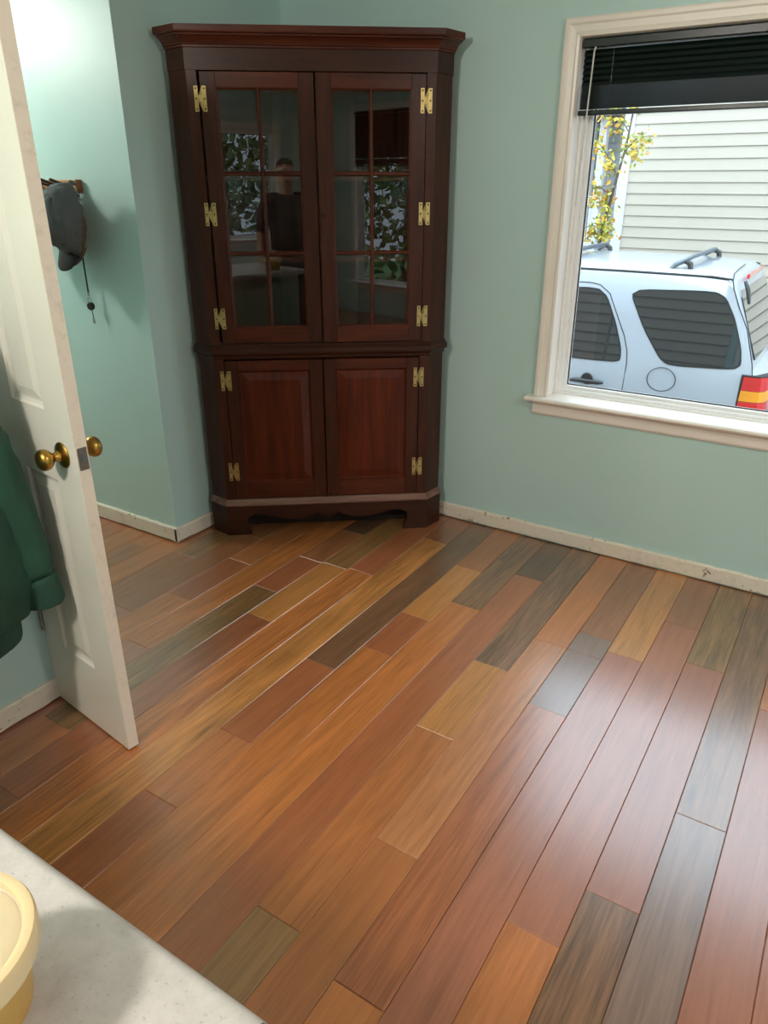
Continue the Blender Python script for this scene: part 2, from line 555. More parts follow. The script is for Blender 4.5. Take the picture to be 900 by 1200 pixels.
# ---------------------------------------------------------------- baseboards (rough strips left after the shoe moulding came off)
def baseboard(name, label, fn, L, h=.072, t=.013):
    m = MB()
    random.seed(len(name))
    n = max(2, int(L / .035))
    rows = []
    for i in range(n + 1):
        s = L * i / n
        w = random.uniform(-.0022, .0015)
        lo = .006 + random.uniform(-.002, .004)
        rows.append([fn(s, 0, lo), fn(s, t, lo), fn(s, t, h - .006 + w), fn(s, t - .004, h + w), fn(s, 0, h + w)])
    m.loft(rows, True, True)
    o = m.build(name, 'base')
    return struct(o, label)
baseboard('baseboard_north', 'scuffed cream baseboard strip under the window wall', lambda s, d, z: (-1.72 + s, YN - d, z), XE + 1.72)
baseboard('baseboard_northwest', 'short chipped white baseboard left of the corner cabinet', lambda s, d, z: (XC + d, YH - .013 + s, z), .62, .075)
baseboard('baseboard_hall', 'chipped white baseboard along the hallway wall', lambda s, d, z: (XHALL + s, YH - d, z), XC - XHALL + .0125, .075)
baseboard('baseboard_west', 'scuffed white baseboard below the green jacket', lambda s, d, z: (XW + d, YS + s, z), 1.09 - YS, .078)
random.seed(21)

# ---------------------------------------------------------------- window_1: casing, stool, sash, pane
def casing_profile():
    return [(0, 0), (0, .018), (.006, .021), (.018, .021), (.024, .016), (.044, .014), (.050, .018), (.060, .016), (.064, 0)]
def make_window(name, fn, x0, x1, z0, z1, label, depth=.12, apron=True):
    """fn(x, y, z): x along the wall, y out of the wall into the room (negative = outwards)"""
    root = empty(name); struct(root, label)
    prof = casing_profile()
    co = .064
    m = MB()
    rows = []
    for o_, d in prof:       # o_ measured from the outer edge
        i = co - o_
        rows.append([fn(x0 - i, d, z0), fn(x0 - i, d, z1 + i), fn(x1 + i, d, z1 + i), fn(x1 + i, d, z0)])
    m.loft(rows)
    m.build('casing', 'white', root)
    m = MB()   # jamb liner
    rows = []
    for ins, d in ((0, .0005), (0, -depth), (-.011, -depth), (-.011, .0005)):
        rows.append([fn(x0 + ins, d, z0 + ins), fn(x1 - ins, d, z0 + ins), fn(x1 - ins, d, z1 - ins), fn(x0 + ins, d, z1 - ins)])
    m.loft(rows + rows[:1], True)
    m.build('jamb', 'white', root)
    # stool and apron
    m = MB()
    pr = [(-depth, z0 + .0), (.048, z0), (.055, z0 + .004), (.058, z0 + .011), (.055, z0 + .018), (.048, z0 + .022), (-depth, z0 + .030)]
    a, b = x0 - .093, x1 + .093
    m.prism(pr, lambda u, v, w: fn(w, max(u, 0.0) if False else u, v), x0 + .0005, x1 - .0005)
    pr2 = [(0.0005, z0), (.048, z0), (.055, z0 + .004), (.058, z0 + .011), (.055, z0 + .018), (.048, z0 + .022), (0.0005, z0 + .022)]
    m.prism(pr2, lambda u, v, w: fn(w, u, v), a, x0 + .0005)
    m.prism(pr2, lambda u, v, w: fn(w, u, v), x1 - .0005, b)
    m.build('stool', 'white', root)
    if apron:
        m = MB()
        pr = [(0.0005, z0 - .062), (.010, z0 - .062), (.016, z0 - .052), (.016, z0 - .016), (.022, z0 - .008), (.022, z0), (.0005, z0)]
        m.prism(pr, lambda u, v, w: fn(w, u, v), x0 - .066, x1 + .066)
        m.build('apron', 'white', root)
    # vinyl sash: stepped frame
    m = MB()
    zi0 = z0 + .024
    steps = [(0, -.055), (.012, -.055), (.012, -.066), (.026, -.066), (.030, -.078), (.042, -.078), (.046, -.090), (.046, -.11), (0, -.11)]
    rows = []
    for ins, d in steps:
        rows.append([fn(x0 + ins, d, zi0 + ins * .85), fn(x1 - ins, d, zi0 + ins * .85), fn(x1 - ins, d, z1 - ins), fn(x0 + ins, d, z1 - ins)])
    m.loft(rows, True)
    m.build('sash', 'vinyl', root)
    m = MB()
    rows = []
    for ins, d in ((.0445, -.0885), (.050, -.0885), (.050, -.094), (.0445, -.094)):
        rows.append([fn(x0 + ins, d, zi0 + ins * .85), fn(x1 - ins, d, zi0 + ins * .85), fn(x1 - ins, d, z1 - ins), fn(x0 + ins, d, z1 - ins)])
    m.loft(rows, True)
    m.build('gasket', 'black', root)
    m = MB()
    p0 = [fn(x0 + .044, -.095, zi0 + .03), fn(x1 - .044, -.100, z1 - .04)]
    m.box(p0[0][0], p0[1][0], p0[0][1], p0[1][1], p0[0][2], p0[1][2])
    m.build('pane', 'winglass', root)
    return root
make_window('window_1', lambda x, y, z: (x, YN - y, z), WX0, WX1, WZ0, WZ1, 'white trimmed picture window looking out on a silver car')
make_window('window_2', lambda x, y, z: (x, YS + y, z), SX0, SX1, SZ0, SZ1, 'white trimmed window behind the photographer')
make_window('window_3', lambda x, y, z: (XE - y, z and x, z), EY0, EY1, EZ0, EZ1, 'white trimmed side window with a half lowered blind')

# ---------------------------------------------------------------- blinds
def make_blind(name, fn, x0, x1, ztop, zslat, pitch, n_open, z_stack, z_bottom, label):
    """fn(x, y, z): y towards the room"""
    root = empty(name, fn((x0 + x1) / 2, 0, z_bottom)); tag(root, label, 'blind')
    L = Vector(root.location)
    F = lambda x, y, z: Vector(fn(x, y, z)) - L
    m = MB(); 
    m.prism([(-.014, ztop - .030), (.013, ztop - .030), (.015, ztop - .026), (.015, ztop - .004), (.012, ztop), (-.014, ztop)], lambda u, v, w: F(w, u, v), x0, x1)
    m.build('headrail', 'blind', root)
    def slat_mesh(tilt):
        b = MB()
        pts = []
        for i in range(6):
            t = -1 + 2 * i / 5
            u = t * .0125; w = .0022 * (1 - t * t)
            pts.append((u, w))
        loop = pts + [(u, w - .0008) for u, w in pts[::-1]]
        ca, sa = math.cos(tilt), math.sin(tilt)
        loop = [(u * ca - w * sa, u * sa + w * ca) for u, w in loop]
        b.prism(loop, lambda u, v, w: Vector(fn(w, u, v)) - Vector(fn(0, 0, 0)), x0 + .004, x1 - .004)
        return b
    o = slat_mesh(R(-60)).build('slat', 'blind', root, smooth=True)
    o.location = F(0, 0, zslat)
    for i in range(1, n_open):
        c = o.copy(); COL.objects.link(c); c.parent = root; c.location = F(0, random.uniform(-.0006, .0006), zslat - i * pitch)
    n2 = int((z_stack - z_bottom - .018) / .0031)
    s = slat_mesh(R(-3)).build('slat', 'blind', root, smooth=True)
    s.location = F(0, 0, z_stack)
    for i in range(1, n2):
        c = s.copy(); COL.objects.link(c); c.parent = root; c.location = F(0, random.uniform(-.0006, .0006), z_stack - i * .0031)
    m = MB(); m.prism([(-.0135, z_bottom), (.0125, z_bottom), (.0138, z_bottom + .003), (.0138, z_bottom + .014), (.012, z_bottom + .016), (-.0135, z_bottom + .016)], lambda u, v, w: F(w, u, v), x0 + .002, x1 - .002)
    m.build('bottom_rail', 'blind', root)
    for xx in (x0 + .115, (x0 + x1) / 2, x1 - .115):
        m = MB(); m.tube([F(xx, .0155, ztop - .03), F(xx, .0155, z_bottom + .008)], .0009, 6)
        m.build('ladder_cord', 'blind', root)
        m = MB(); m.box(-.008, .008, -.0006, .0006, -.012, .012)
    return root, F
bl, BF = make_blind('window_blind', lambda x, y, z: (x, YN + .008 - y, z), -1.071, .612, 2.014, 1.970, .0190, 6, 1.864, 1.768, 'dark green slatted blind pulled up high in the picture window')
m = MB(); m.tube([BF(-1.022, .02, 1.985), BF(-1.024, .026, 1.972), BF(-1.030, .028, 1.72), BF(-1.037, .029, 1.455)], .0028, 8)
m.build('tilt_wand', 'cord', bl, smooth=True)
make_blind('window_blind', lambda x, y, z: (XE - .008 - y, x, z), EY0 + .008, EY1 - .008, 2.274, 2.228, .0205, 22, 1.775, 1.70, 'dark blind half lowered in the side window behind the photographer')

# ---------------------------------------------------------------- open door
DL = .402; DT = .033
door = empty('door_1', (XW + .004, 1.085, .006), math.atan2(-.049, .398)); struct(door, 'narrow white panelled door standing open in front of the hallway')
# local: x from hinge to free edge, y: 0 = near face (towards camera is -y), thickness to +y
ST = .118
PANELS = [(.235, .83), (1.02, 1.60), (1.70, 1.90)]
m = MB()
m.box(0, ST, 0, DT, 0, 2.03).box(DL - ST, DL, 0, DT, 0, 2.03)
zs = [0] + [v for pr in PANELS for v in pr] + [2.03]
for i in range(0, len(zs), 2):
    m.box(ST, DL - ST, 0, DT, zs[i], zs[i + 1])
leaf = m.build('door_leaf', 'door', door)
for z0, z1 in PANELS:
    m = MB()
    prof = [(0, 0), (.006, .006), (.014, .0085), (.020, .0085), (.042, .003), (.046, .003)]
    m.rings(ST, DL - ST, z0, z1, prof, lambda x, z, d: (x, d, z))
    m.rings(ST, DL - ST, z0, z1, prof, lambda x, z, d: (x, DT - d, z))
    m.build('door_panel', 'door', door)
m = MB(); m.box(DL, DL + .0012, .0006, DT - .0006, 0.002, 2.028)
m.build('door_edge', 'dooredge', door)
ZK = .912
KX = DL - .064
for sgn, y0 in ((-1, 0), (1, DT)):
    m = MB()
    m.lathe([(.0, 0), (.033, 0), (.0335, .003), (.031, .006), (.022, .009), (.014, .012), (.0115, .018), (.0115, .028)], (KX, y0, ZK), (0, sgn, 0), 28)
    ro = m.build('rosette', 'brass', door, smooth=True)
    m = MB()
    m.lathe([(.0105, .024), (.013, .029), (.020, .034), (.0255, .041), (.0275, .049), (.026, .057), (.021, .063), (.012, .0665), (0, .0675)], (KX, y0, ZK), (0, sgn, 0), 28)
    m.build('knob', 'brass', door, smooth='all')
m = MB(); m.cbox(DL + .001, DL + .0028, DT / 2 - .0125, DT / 2 + .0125, ZK - .029, ZK + .029, .0006)
lp = m.build('latch_plate', 'steel', door)
m = MB(); m.prism([(DL + .002, DT / 2 + .007), (DL + .0125, DT / 2 + .007), (DL + .004, DT / 2 - .007), (DL + .002, DT / 2 - .007)], lambda u, v, w: (u, v, w), ZK - .009, ZK + .009)
m.build('latch_bolt', 'steel', lp)
for zz in (.30, 1.02, 1.78):
    m = MB(); m.tube([(.004, -.004, zz - .042), (.004, -.004, zz + .042)], .0055, 10)
    m.build('hinge', 'steel', door, smooth=True)

# ================================================================ corner cabinet
TH = R(37.65)
cab = empty('corner_cabinet', (-1.956, 2.578, 0), TH)
tag(cab, 'tall mahogany corner cabinet with two glazed doors above two panelled doors', 'cabinet')
K8 = math.tan(math.pi / 8)
def fp(w, o, cl=.106):
    a = (w + o * K8, -o)
    e = (a[0] + (cl + o * K8) * .70711, a[1] + (cl + o * K8) * .70711)
    return [(-e[0], e[1]), (-a[0], a[1]), a, e]
def mould(prof, w, name, mat, back=.03):
    """prof: (out, z) closed by a flat back"""
    m = MB()
    rows = [[(x, y, z) for x, y in fp(w, o)] for o, z in prof]
    m.loft(rows)
    z0, z1 = prof[0][1], prof[-1][1]
    inner = lambda z: [(x, y, z) for x, y in fp(w, -back)]
    m.loft([rows[0], inner(z0)]); m.loft([rows[-1], inner(z1)]); m.loft([inner(z0), inner(z1)])
    for k in (0, -1):   # end caps
        m.f([m.bm.verts.new(r[k]) for r in rows] + [m.bm.verts.new(inner(z1)[k]), m.bm.verts.new(inner(z0)[k])])
    return m.build(name, mat, cab)
WL, WU = .468, .4735
BACKP = [(.185, .400), (-.185, .400)]
def case(w, z0, z1, sx, name, floor_t=.02):
    """carcass: canted sides, back boards, top and bottom, front stiles from |x|>sx"""
    m = MB()
    f = fp(w, 0); g = fp(w, -.02)
    up = lambda u, v, t: (u, v, t)
    for s in (0, 1):
        i, j = (0, 1) if s == 0 else (3, 2)
        m.prism([f[i], f[j], g[j], g[i]], up, z0, z1)
    # front stiles
    for s in (-1, 1):
        m.prism([(s * sx, 0), (s * w, 0), (s * (w - .008), .02), (s * sx, .02)], up, z0, z1)
    # back boards
    e = f[3]
    pts = [(e[0], e[1]), BACKP[0], BACKP[1], (-e[0], e[1])]
    for a, b in zip(pts, pts[1:]):
        d = Vector((b[0] - a[0], b[1] - a[1])).normalized(); nrm = Vector((d.y, -d.x)) * -.012
        if nrm.y > 0 and False:
            nrm = -nrm
        m.prism([a, b, (b[0] - abs(0) + (-d.y) * .012 * (1 if True else 1), b[1] + d.x * .012), (a[0] - d.y * .012, a[1] + d.x * .012)], up, z0, z1)
    poly = [f[1], f[2], f[3], BACKP[0], BACKP[1], f[0]]
    ins = [(x * .985, y * .97 + .006) for x, y in poly]
    m.prism(ins, up, z0, z0 + floor_t)
    m.prism(ins, up, z1 - floor_t, z1)
    return m.build(name, 'mahogany', cab)
case(WL, .165, .862, .428, 'lower_case')
case(WU, .890, 2.045, .436, 'upper_case')
# plinth with scrolled apron and bracket feet
half = [(-.480, 0), (-.362, 0), (-.366, .018), (-.375, .040), (-.383, .060), (-.381, .080), (-.368, .096), (-.345, .105), (-.315, .106), (-.28, .098), (-.24, .086), (-.20, .077), (-.16, .073), (-.125, .075), (-.095, .083), (-.068, .096), (-.048, .107), (-.042, .100), (-.032, .088), (-.018, .080), (0, .077)]
oB = .012
fB = fp(WL, oB)
w0 = fB[2][0]
foot = [(-.362, 0), (-.366, .018), (-.375, .040), (-.383, .060), (-.381, .082)]
m = MB()
def apron_row(x, z):
    return [(x, -oB, z), (x, -oB + .022, z)]
for s_ in (-1, 1):
    rows = []
    for x, z in foot:        # bracket foot with its ogee inner edge
        rows.append([(s_ * -x, -oB, z), (s_ * w0, -oB, z), (s_ * w0, -oB + .022, z), (s_ * -x, -oB + .022, z)])
    m.loft(rows, True, True)
    m.box(s_ * .381, s_ * w0, -oB, -oB + .022, .082, .152)
curve = [(-.381, .082)] + [q for q in half if q[0] > -.380 and q[1] > .07]
curve += [(-x, z) for x, z in curve[-2::-1]]
m.loft([[(x, -oB, z), (x, -oB, .152), (x, -oB + .022, .152), (x, -oB + .022, z)] for x, z in curve], True, True)
m.build('scrolled_apron', 'mahogany_dark', cab)
for s in (0, 1):
    i, j = (0, 1) if s == 0 else (3, 2)
    g = fp(WL, oB - .022)
    m = MB(); m.prism([fB[i], fB[j], g[j], g[i]], lambda u, v, t: (u, v, t), 0, .152)
    m.build('bracket_foot', 'mahogany_dark', cab)
m = MB(); m.prism([(-.46, .10), (.46, .10), (.46, .115), (-.46, .115)], lambda u, v, t: (u, v, t), .004, .164)
m.build('plinth_shade_board', 'subfloor', cab)  # near-black board added to stand in for the deep shade behind the apron
mould([(.006, .148), (.014, .149), (.016, .154), (.015, .160), (.010, .166), (.004, .176), (.0005, .179)], WL, 'base_moulding', 'worn_mould')
mould([(.001, .838), (.004, .842), (.006, .852), (.012, .858), (.020, .862), (.022, .872), (.021, .882), (.016, .889), (.010, .894), (.004, .903)], WL + .002, 'waist_moulding', 'mahogany_dark')
mould([(0.0006, 1.922), (.004, 1.923), (.004, 1.9975), (0.0006, 1.998)], WU, 'frieze', 'mahogany_dark')
mould([(.005, 1.994), (.010, 1.996), (.010, 2.002), (.014, 2.004), (.016, 2.010), (.022, 2.018), (.031, 2.026), (.040, 2.030), (.041, 2.035), (.047, 2.036), (.052, 2.038), (.053, 2.042), (.053, 2.061)], WU, 'cornice', 'mahogany_h', .05)
m = MB(); poly = [fp(WU, .05)[k] for k in (1, 2, 3)] + BACKP + [fp(WU, .05)[0]]
m.prism([(x * .99, y + .002) for x, y in poly], lambda u, v, t: (u, v, t), 2.045, 2.058)
m.build('top_board', 'mahogany_dark', cab)
for zz in (1.235, 1.545):
    m = MB(); poly = [(-.44, .03), (.44, .03), (.50, .08), (.18, .385), (-.18, .385), (-.50, .08)]
    m.prism(poly, lambda u, v, t: (u, v, t), zz, zz + .018)
    m.build('shelf', 'interior', cab)
def h_hinge(parent, x, z, y=-.0067, s=1.0):
    m = MB()
    hh, ww, lw = .043 * s, .0225 * s, .0145 * s
    mid = .011 * s
    P = [(-ww, -hh), (-ww + lw, -hh), (-ww + lw, -mid), (ww - lw, -mid), (ww - lw, -hh), (ww, -hh), (ww, hh), (ww - lw, hh), (ww - lw, mid), (-ww + lw, mid), (-ww + lw, hh), (-ww, hh)]
    A = [m.bm.verts.new((x + u, y, z + v)) for u, v in P]; B = [m.bm.verts.new((x + u, y + .003, z + v)) for u, v in P]
    m.f(A); m.f(B[::-1])
    for i in range(12):
        m.f([A[i], A[(i + 1) % 12], B[(i + 1) % 12], B[i]])
    bmesh.ops.triangulate(m.bm, faces=[f for f in m.bm.faces if len(f.verts) > 4])
    m.tube([(x, y - .002, z - mid), (x, y - .002, z + mid)], .003 * s, 8)
    m.cur = 1
    for sx in (-1, 1):
        for dz in (-hh * .8, 0, hh * .8):
            m.lathe([(.0, 0), (.0032, 0), (.0032, .0008), (0, .0009)], (x + sx * (ww - lw / 2), y - .0002, z + dz), (0, -1, 0), 8)
    return m.build('hinge', ['hingebrass', 'screw'], parent)
# glazed doors
def glazed_door(hx, side, ajar):
    """hx: hinge x (outer edge); side -1 = left door, 1 = right door"""
    W = .4285
    z0, z1 = .908, 1.919
    gx0, gx1 = .058, .370      # glass measured from the outer edge
    gz0, gz1 = .972, 1.867
    sgn = -side                # local x runs from hinge to centre
    X = lambda u: u * sgn
    yf, yb = -.003, .018
    m = MB()
    m.cbox(X(0.001), X(gx0), yf, yb, z0, z1, .0015).cbox(X(gx1), X(W - .001), yf, yb, z0, z1, .0015)
    d = m.build('glazed_door', 'mahogany', cab, loc=(hx, 0, 0))
    d['label'] = 'upper glazed door, %s one' % ('left' if side < 0 else 'right')
    d.rotation_euler = (0, 0, ajar)
    m = MB(); m.cbox(X(gx0), X(gx1), yf + .0003, yb, z0, gz0, .0012)
    m.build('rail', 'mahogany_h', d)
    m = MB(); m.cbox(X(gx0), X(gx1), yf + .0003, yb, gz1, z1, .0012)
    m.build('rail', 'mahogany_h', d)
    xm = (gx0 + gx1) / 2 + .001
    hz = [gz0, 1.272, 1.571, gz1]
    def bar(a0, a1, b0, b1, vert):
        m = MB()
        if vert:
            m.prism([(a0, yb - .006), (a0 + .002, yf + .008), ((a0 + a1) / 2 - .003, yf + .002), ((a0 + a1) / 2 + .003, yf + .002), (a1 - .002, yf + .008), (a1, yb - .006)], lambda u, v, t: (X(u), v, t), b0, b1)
        else:
            m.prism([(b0, yb - .006), (b0 + .002, yf + .008), ((b0 + b1) / 2 - .003, yf + .002), ((b0 + b1) / 2 + .003, yf + .002), (b1 - .002, yf + .008), (b1, yb - .006)], lambda u, v, t: (X(t), v, u), a0, a1)
        m.build('muntin', 'mahogany_h', d)
    bar(xm - .009, xm + .009, gz0, gz1, True)
    for z in hz[1:-1]:
        bar(gx0, xm - .008, z - .009, z + .009, False); bar(xm + .008, gx1, z - .009, z + .009, False)
    # inner ovolo around the glass
    m = MB()
    rows = []
    for ins, y in ((0, yf + .003), (.004, yf + .005), (.007, yf + .009), (.007, yb - .006)):
        rows.append([(X(gx0 + ins), y, gz0 + ins), (X(gx1 - ins), y, gz0 + ins), (X(gx1 - ins), y, gz1 - ins), (X(gx0 + ins), y, gz1 - ins)])
    m.loft(rows, True)
    m.build('glazing_bead', 'mahogany_h', d)
    for (a, b) in ((gx0 + .002, xm - .003), (xm + .003, gx1 - .002)):
        for c, e in zip(hz, hz[1:]):
            m = MB(); m.box(X(a), X(b), .0085, .0115, c + .003, e - .003)
            m.build('glass_pane', 'caseglass', d)
    for z in (1.828, 1.422, 1.012):
        h_hinge(d, 0, z)
    if side > 0:
        m = MB(); m.lathe([(0, 0), (.006, 0), (.006, .002), (.004, .003), (.003, .007), (0, .008)], (X(W - .02), yf, 1.418), (0, -1, 0), 12)
        m.build('knob', 'mahogany_dark', d, smooth=True)
    return d
glazed_door(-.4265, -1, 0)
glazed_door(.4345, 1, R(1.4))
# lower doors with raised panels
for side in (-1, 1):
    W = .424
    z0, z1 = .186, .832
    X = lambda u: -side * u
    px0, px1, pz0, pz1 = .056, .366, .266, .786
    m = MB(); yf, yb = -.003, .018
    m.cbox(X(.001), X(px0), yf, yb, z0, z1, .0015).cbox(X(px1), X(W - .001), yf, yb, z0, z1, .0015)
    d = m.build('panelled_door', 'mahogany', cab, loc=(side * .4255, 0, 0))
    d['label'] = 'lower panelled door, %s one' % ('left' if side < 0 else 'right')
    for a, b in ((z0, pz0), (pz1, z1)):
        m = MB(); m.cbox(X(px0), X(px1), yf + .0003, yb, a, b, .0012)
        m.build('rail', 'mahogany_h', d)
    m = MB()
    m.rings(px0, px1, pz0, pz1, [(0, .0), (.003, .004), (.007, .007), (.010, .007), (.040, .0005), (.043, -.001)], lambda x, z, dd: (X(x), yf + dd, z))
    m.build('raised_panel', 'mahogany_red', d)
    for z in (.745, .320):
        h_hinge(d, -.001 * side, z)
    if side > 0:
        m = MB(); m.lathe([(0, 0), (.0045, 0), (.0045, .001), (.002, .0012), (0, .0012)], (X(W - .018), yf, .527), (0, -1, 0), 12)
        m.build('keyhole', 'screw', d)

# ================================================================ kitchen peninsula in the lower left corner
CZ = .914
m = MB()
r_ = .016
def edge_profile(y_edge):
    pts = [(-.40, CZ), (y_edge - r_, CZ)]
    for i in range(1, 7):
        a = math.pi / 2 * (1 - i / 6)
        pts.append((y_edge - r_ + r_ * math.cos(a), CZ - r_ + r_ * math.sin(a)))
    pts += [(y_edge, CZ - .036), (y_edge - .02, CZ - .038), (-.40, CZ - .038)]
    return pts
m.prism(edge_profile(.276), lambda u, v, w: (w, u, v), XW + .002, -.291)
wt = m.build('worktop', 'laminate', smooth=True)
tag(wt, 'white speckled laminate worktop with a rounded edge in the corner', 'worktop')
m = MB(); m.prism(edge_profile(.2745), lambda u, v, w: (w, u, v), -.291, -.282)
m.build('end_cap', 'laminate_core', wt)
M['cabpaint'] = simple('mint_painted_panel', (150, 182, 168), .5)
pc = empty('peninsula_cabinet', (-1.1, -.06, 0)); tag(pc, 'painted base cabinet under the white worktop, mirrored in the cabinet glass', 'cabinet')
def pbox(n, a, b, c, d, e, f):
    m = MB(); m.cbox(a + 1.1, b + 1.1, c + .06, d + .06, e, f, .0015); return m.build(n, 'cabpaint', pc)
pbox('back_panel', -1.94, -.34, .225, .243, .002, .874); pbox('end_panel', -.358, -.34, -.36, .224, .002, .874)
pbox('toe_kick', -1.94, -.36, -.31, -.295, .002, .1)
for k in range(3):
    a = -1.93 + k * .525
    d_ = pbox('cupboard_door', a, a + .515, -.385, -.366, .11, .68)
    pbox('drawer_front', a, a + .515, -.385, -.366, .69, .866)
# tub
TX, TY = -.503, .1395
tub = empty('plastic_tub', (TX, TY, CZ + .0006)); tag(tub, 'round translucent yellowish plastic tub with a wide pale rim on the worktop', 'tub')
def tub_mat(name, rgb, tr):
    m = NT(name)
    c = lin(rgb)
    v = m.coords(); f = m.noise(v, 12, 2)
    m.l(m.ramp(f, [(.3, [x * .95 for x in c]), (.7, c)]), m.b.inputs['Base Color'])
    m.set(Roughness=.32)
    m.b.inputs['Subsurface Weight'].default_value = .35
    m.b.inputs['Subsurface Radius'].default_value = (.03, .02, .008)
    m.b.inputs['Subsurface Scale'].default_value = .6
    return m.m
M['tub'] = tub_mat('yellow_translucent_plastic', (230, 174, 92), .3)
M['lid'] = tub_mat('pale_translucent_lid', (222, 200, 160), .3)
m = MB(); m.lathe([(0, 0), (.052, 0), (.055, .003), (.064, .076), (.0655, .078), (.062, .078), (.0525, .006), (0, .005)], (0, 0, 0), (0, 0, 1), 40)
m.build('tub_body', 'tub', tub, smooth=True)
m = MB(); m.lathe([(.066, .062), (.0705, .062), (.0715, .066), (.0715, .082), (.070, .0855), (.066, .0865), (.062, .0855), (.0605, .080), (.057, .0775), (.020, .0775), (0, .0775), (0, .0755), (.060, .0755), (.0645, .079), (.0665, .079)], (0, 0, 0), (0, 0, 1), 48)
m.build('lid', 'lid', tub, smooth=True)

# ================================================================ green jacket on the wall by the door
def cloth_mesh(rows, name, mat, parent, seed=0, amp=.006, sub=2, thick=0):
    m = MB()
    m.loft(rows, True, True)
    o = m.build(name, mat, parent, smooth='all')
    s = o.modifiers.new('subd', 'SUBSURF'); s.levels = sub; s.render_levels = sub
    tx = bpy.data.textures.new('folds_%s' % name, 'CLOUDS'); tx.noise_scale = .07; tx.noise_depth = 2
    d = o.modifiers.new('folds', 'DISPLACE'); d.texture = tx; d.strength = amp * 2; d.mid_level = .5
    d.texture_coords = 'GLOBAL'
    return o
jk = empty('jacket', (-1.84, .78, .36)); tag(jk, 'dark green jacket with ribbed hem hanging on the wall beside the door', 'jacket')
JO = Vector((-1.84, .78, .36))
def oval(cx, cy, z, rx, ry, n=18, pw=1.0, ph=0.0, wav=0.0, nw=5):
    out = []
    for k in range(n):
        a = 2 * math.pi * k / n
        q = 1 + wav * math.sin(nw * a + ph)
        out.append(Vector((cx + rx * math.cos(a) * q, cy + ry * math.sin(a) * q, z)) - JO)
    return out
rows = []
for z, cy, ry, cx, rx, w in ((1.36, .70, .10, -1.87, .05, .0), (1.30, .71, .20, -1.86, .07, .02), (1.15, .72, .235, -1.845, .085, .04), (.95, .735, .235, -1.835, .10, .05), (.78, .745, .232, -1.83, .11, .05), (.62, .745, .236, -1.825, .115, .05), (.52, .74, .230, -1.825, .112, .04), (.465, .735, .212, -1.83, .100, .03), (.452, .733, .195, -1.835, .088, .02)):
    rows.append(oval(cx + .03, cy + .012, z, rx, ry + .022, 20, ph=z * 9, wav=w * .6))
cloth_mesh(rows, 'body', 'green_cloth', jk, 1, .010)
rows = [oval(-1.80, .742, z, rx, ry, 20, wav=.02, nw=7) for z, rx, ry in ((.462, .084, .188), (.45, .088, .194), (.42, .090, .196), (.395, .088, .192), (.385, .082, .184))]
cloth_mesh(rows, 'hem_band', 'green_rib', jk, 2, .003)
def sleeve(path, rad, name, mat, amp):
    m = MB(); m.tube([Vector(p_) - JO for p_ in path], rad, 16)
    o = m.build(name, mat, jk, smooth='all')
    s = o.modifiers.new('subd', 'SUBSURF'); s.levels = 2; s.render_levels = 2
    tx = bpy.data.textures.new('folds_%s' % name, 'CLOUDS'); tx.noise_scale = .05; tx.noise_depth = 2
    d = o.modifiers.new('folds', 'DISPLACE'); d.texture = tx; d.strength = amp; d.mid_level = .5; d.texture_coords = 'GLOBAL'
    return o
sleeve([(-1.83, .80, 1.30), (-1.80, .87, 1.18), (-1.775, .915, 1.02), (-1.765, .945, .88), (-1.76, .965, .74), (-1.757, .978, .62), (-1.755, .985, .545)], [.05, .064, .064, .061, .058, .056, .054], 'sleeve', 'green_cloth', .018)
sleeve([(-1.756, .983, .565), (-1.755, .985, .555), (-1.754, .988, .53), (-1.753, .991, .50), (-1.752, .994, .478), (-1.752, .994, .475), (-1.752, .994, .474)], [.045, .0545, .055, .056, .057, .053, .02], 'cuff', 'green_rib', .005)
m = MB(); m.tube([Vector(p_) - JO for p_ in ((-1.86, .62, 1.33), (-1.87, .66, 1.40), (-1.875, .70, 1.415), (-1.87, .74, 1.40), (-1.86, .78, 1.33))], [.02, .028, .03, .028, .02], 12)
m.build('collar', 'green_rib', jk, smooth='all')
hk = empty('coat_hook', (XW, .70, 1.44)); tag(hk, 'small brass coat hook on the wall above the green jacket', 'hook')
m = MB(); m.cbox(0, .004, -.012, .012, -.03, .03, .001); m.build('plate', 'brass', hk)
m = MB(); m.tube([(.003, 0, .005), (.05, 0, -.005), (.085, 0, .0), (.095, 0, .025)], .005, 8); m.build('prong', 'brass', hk, smooth=True)

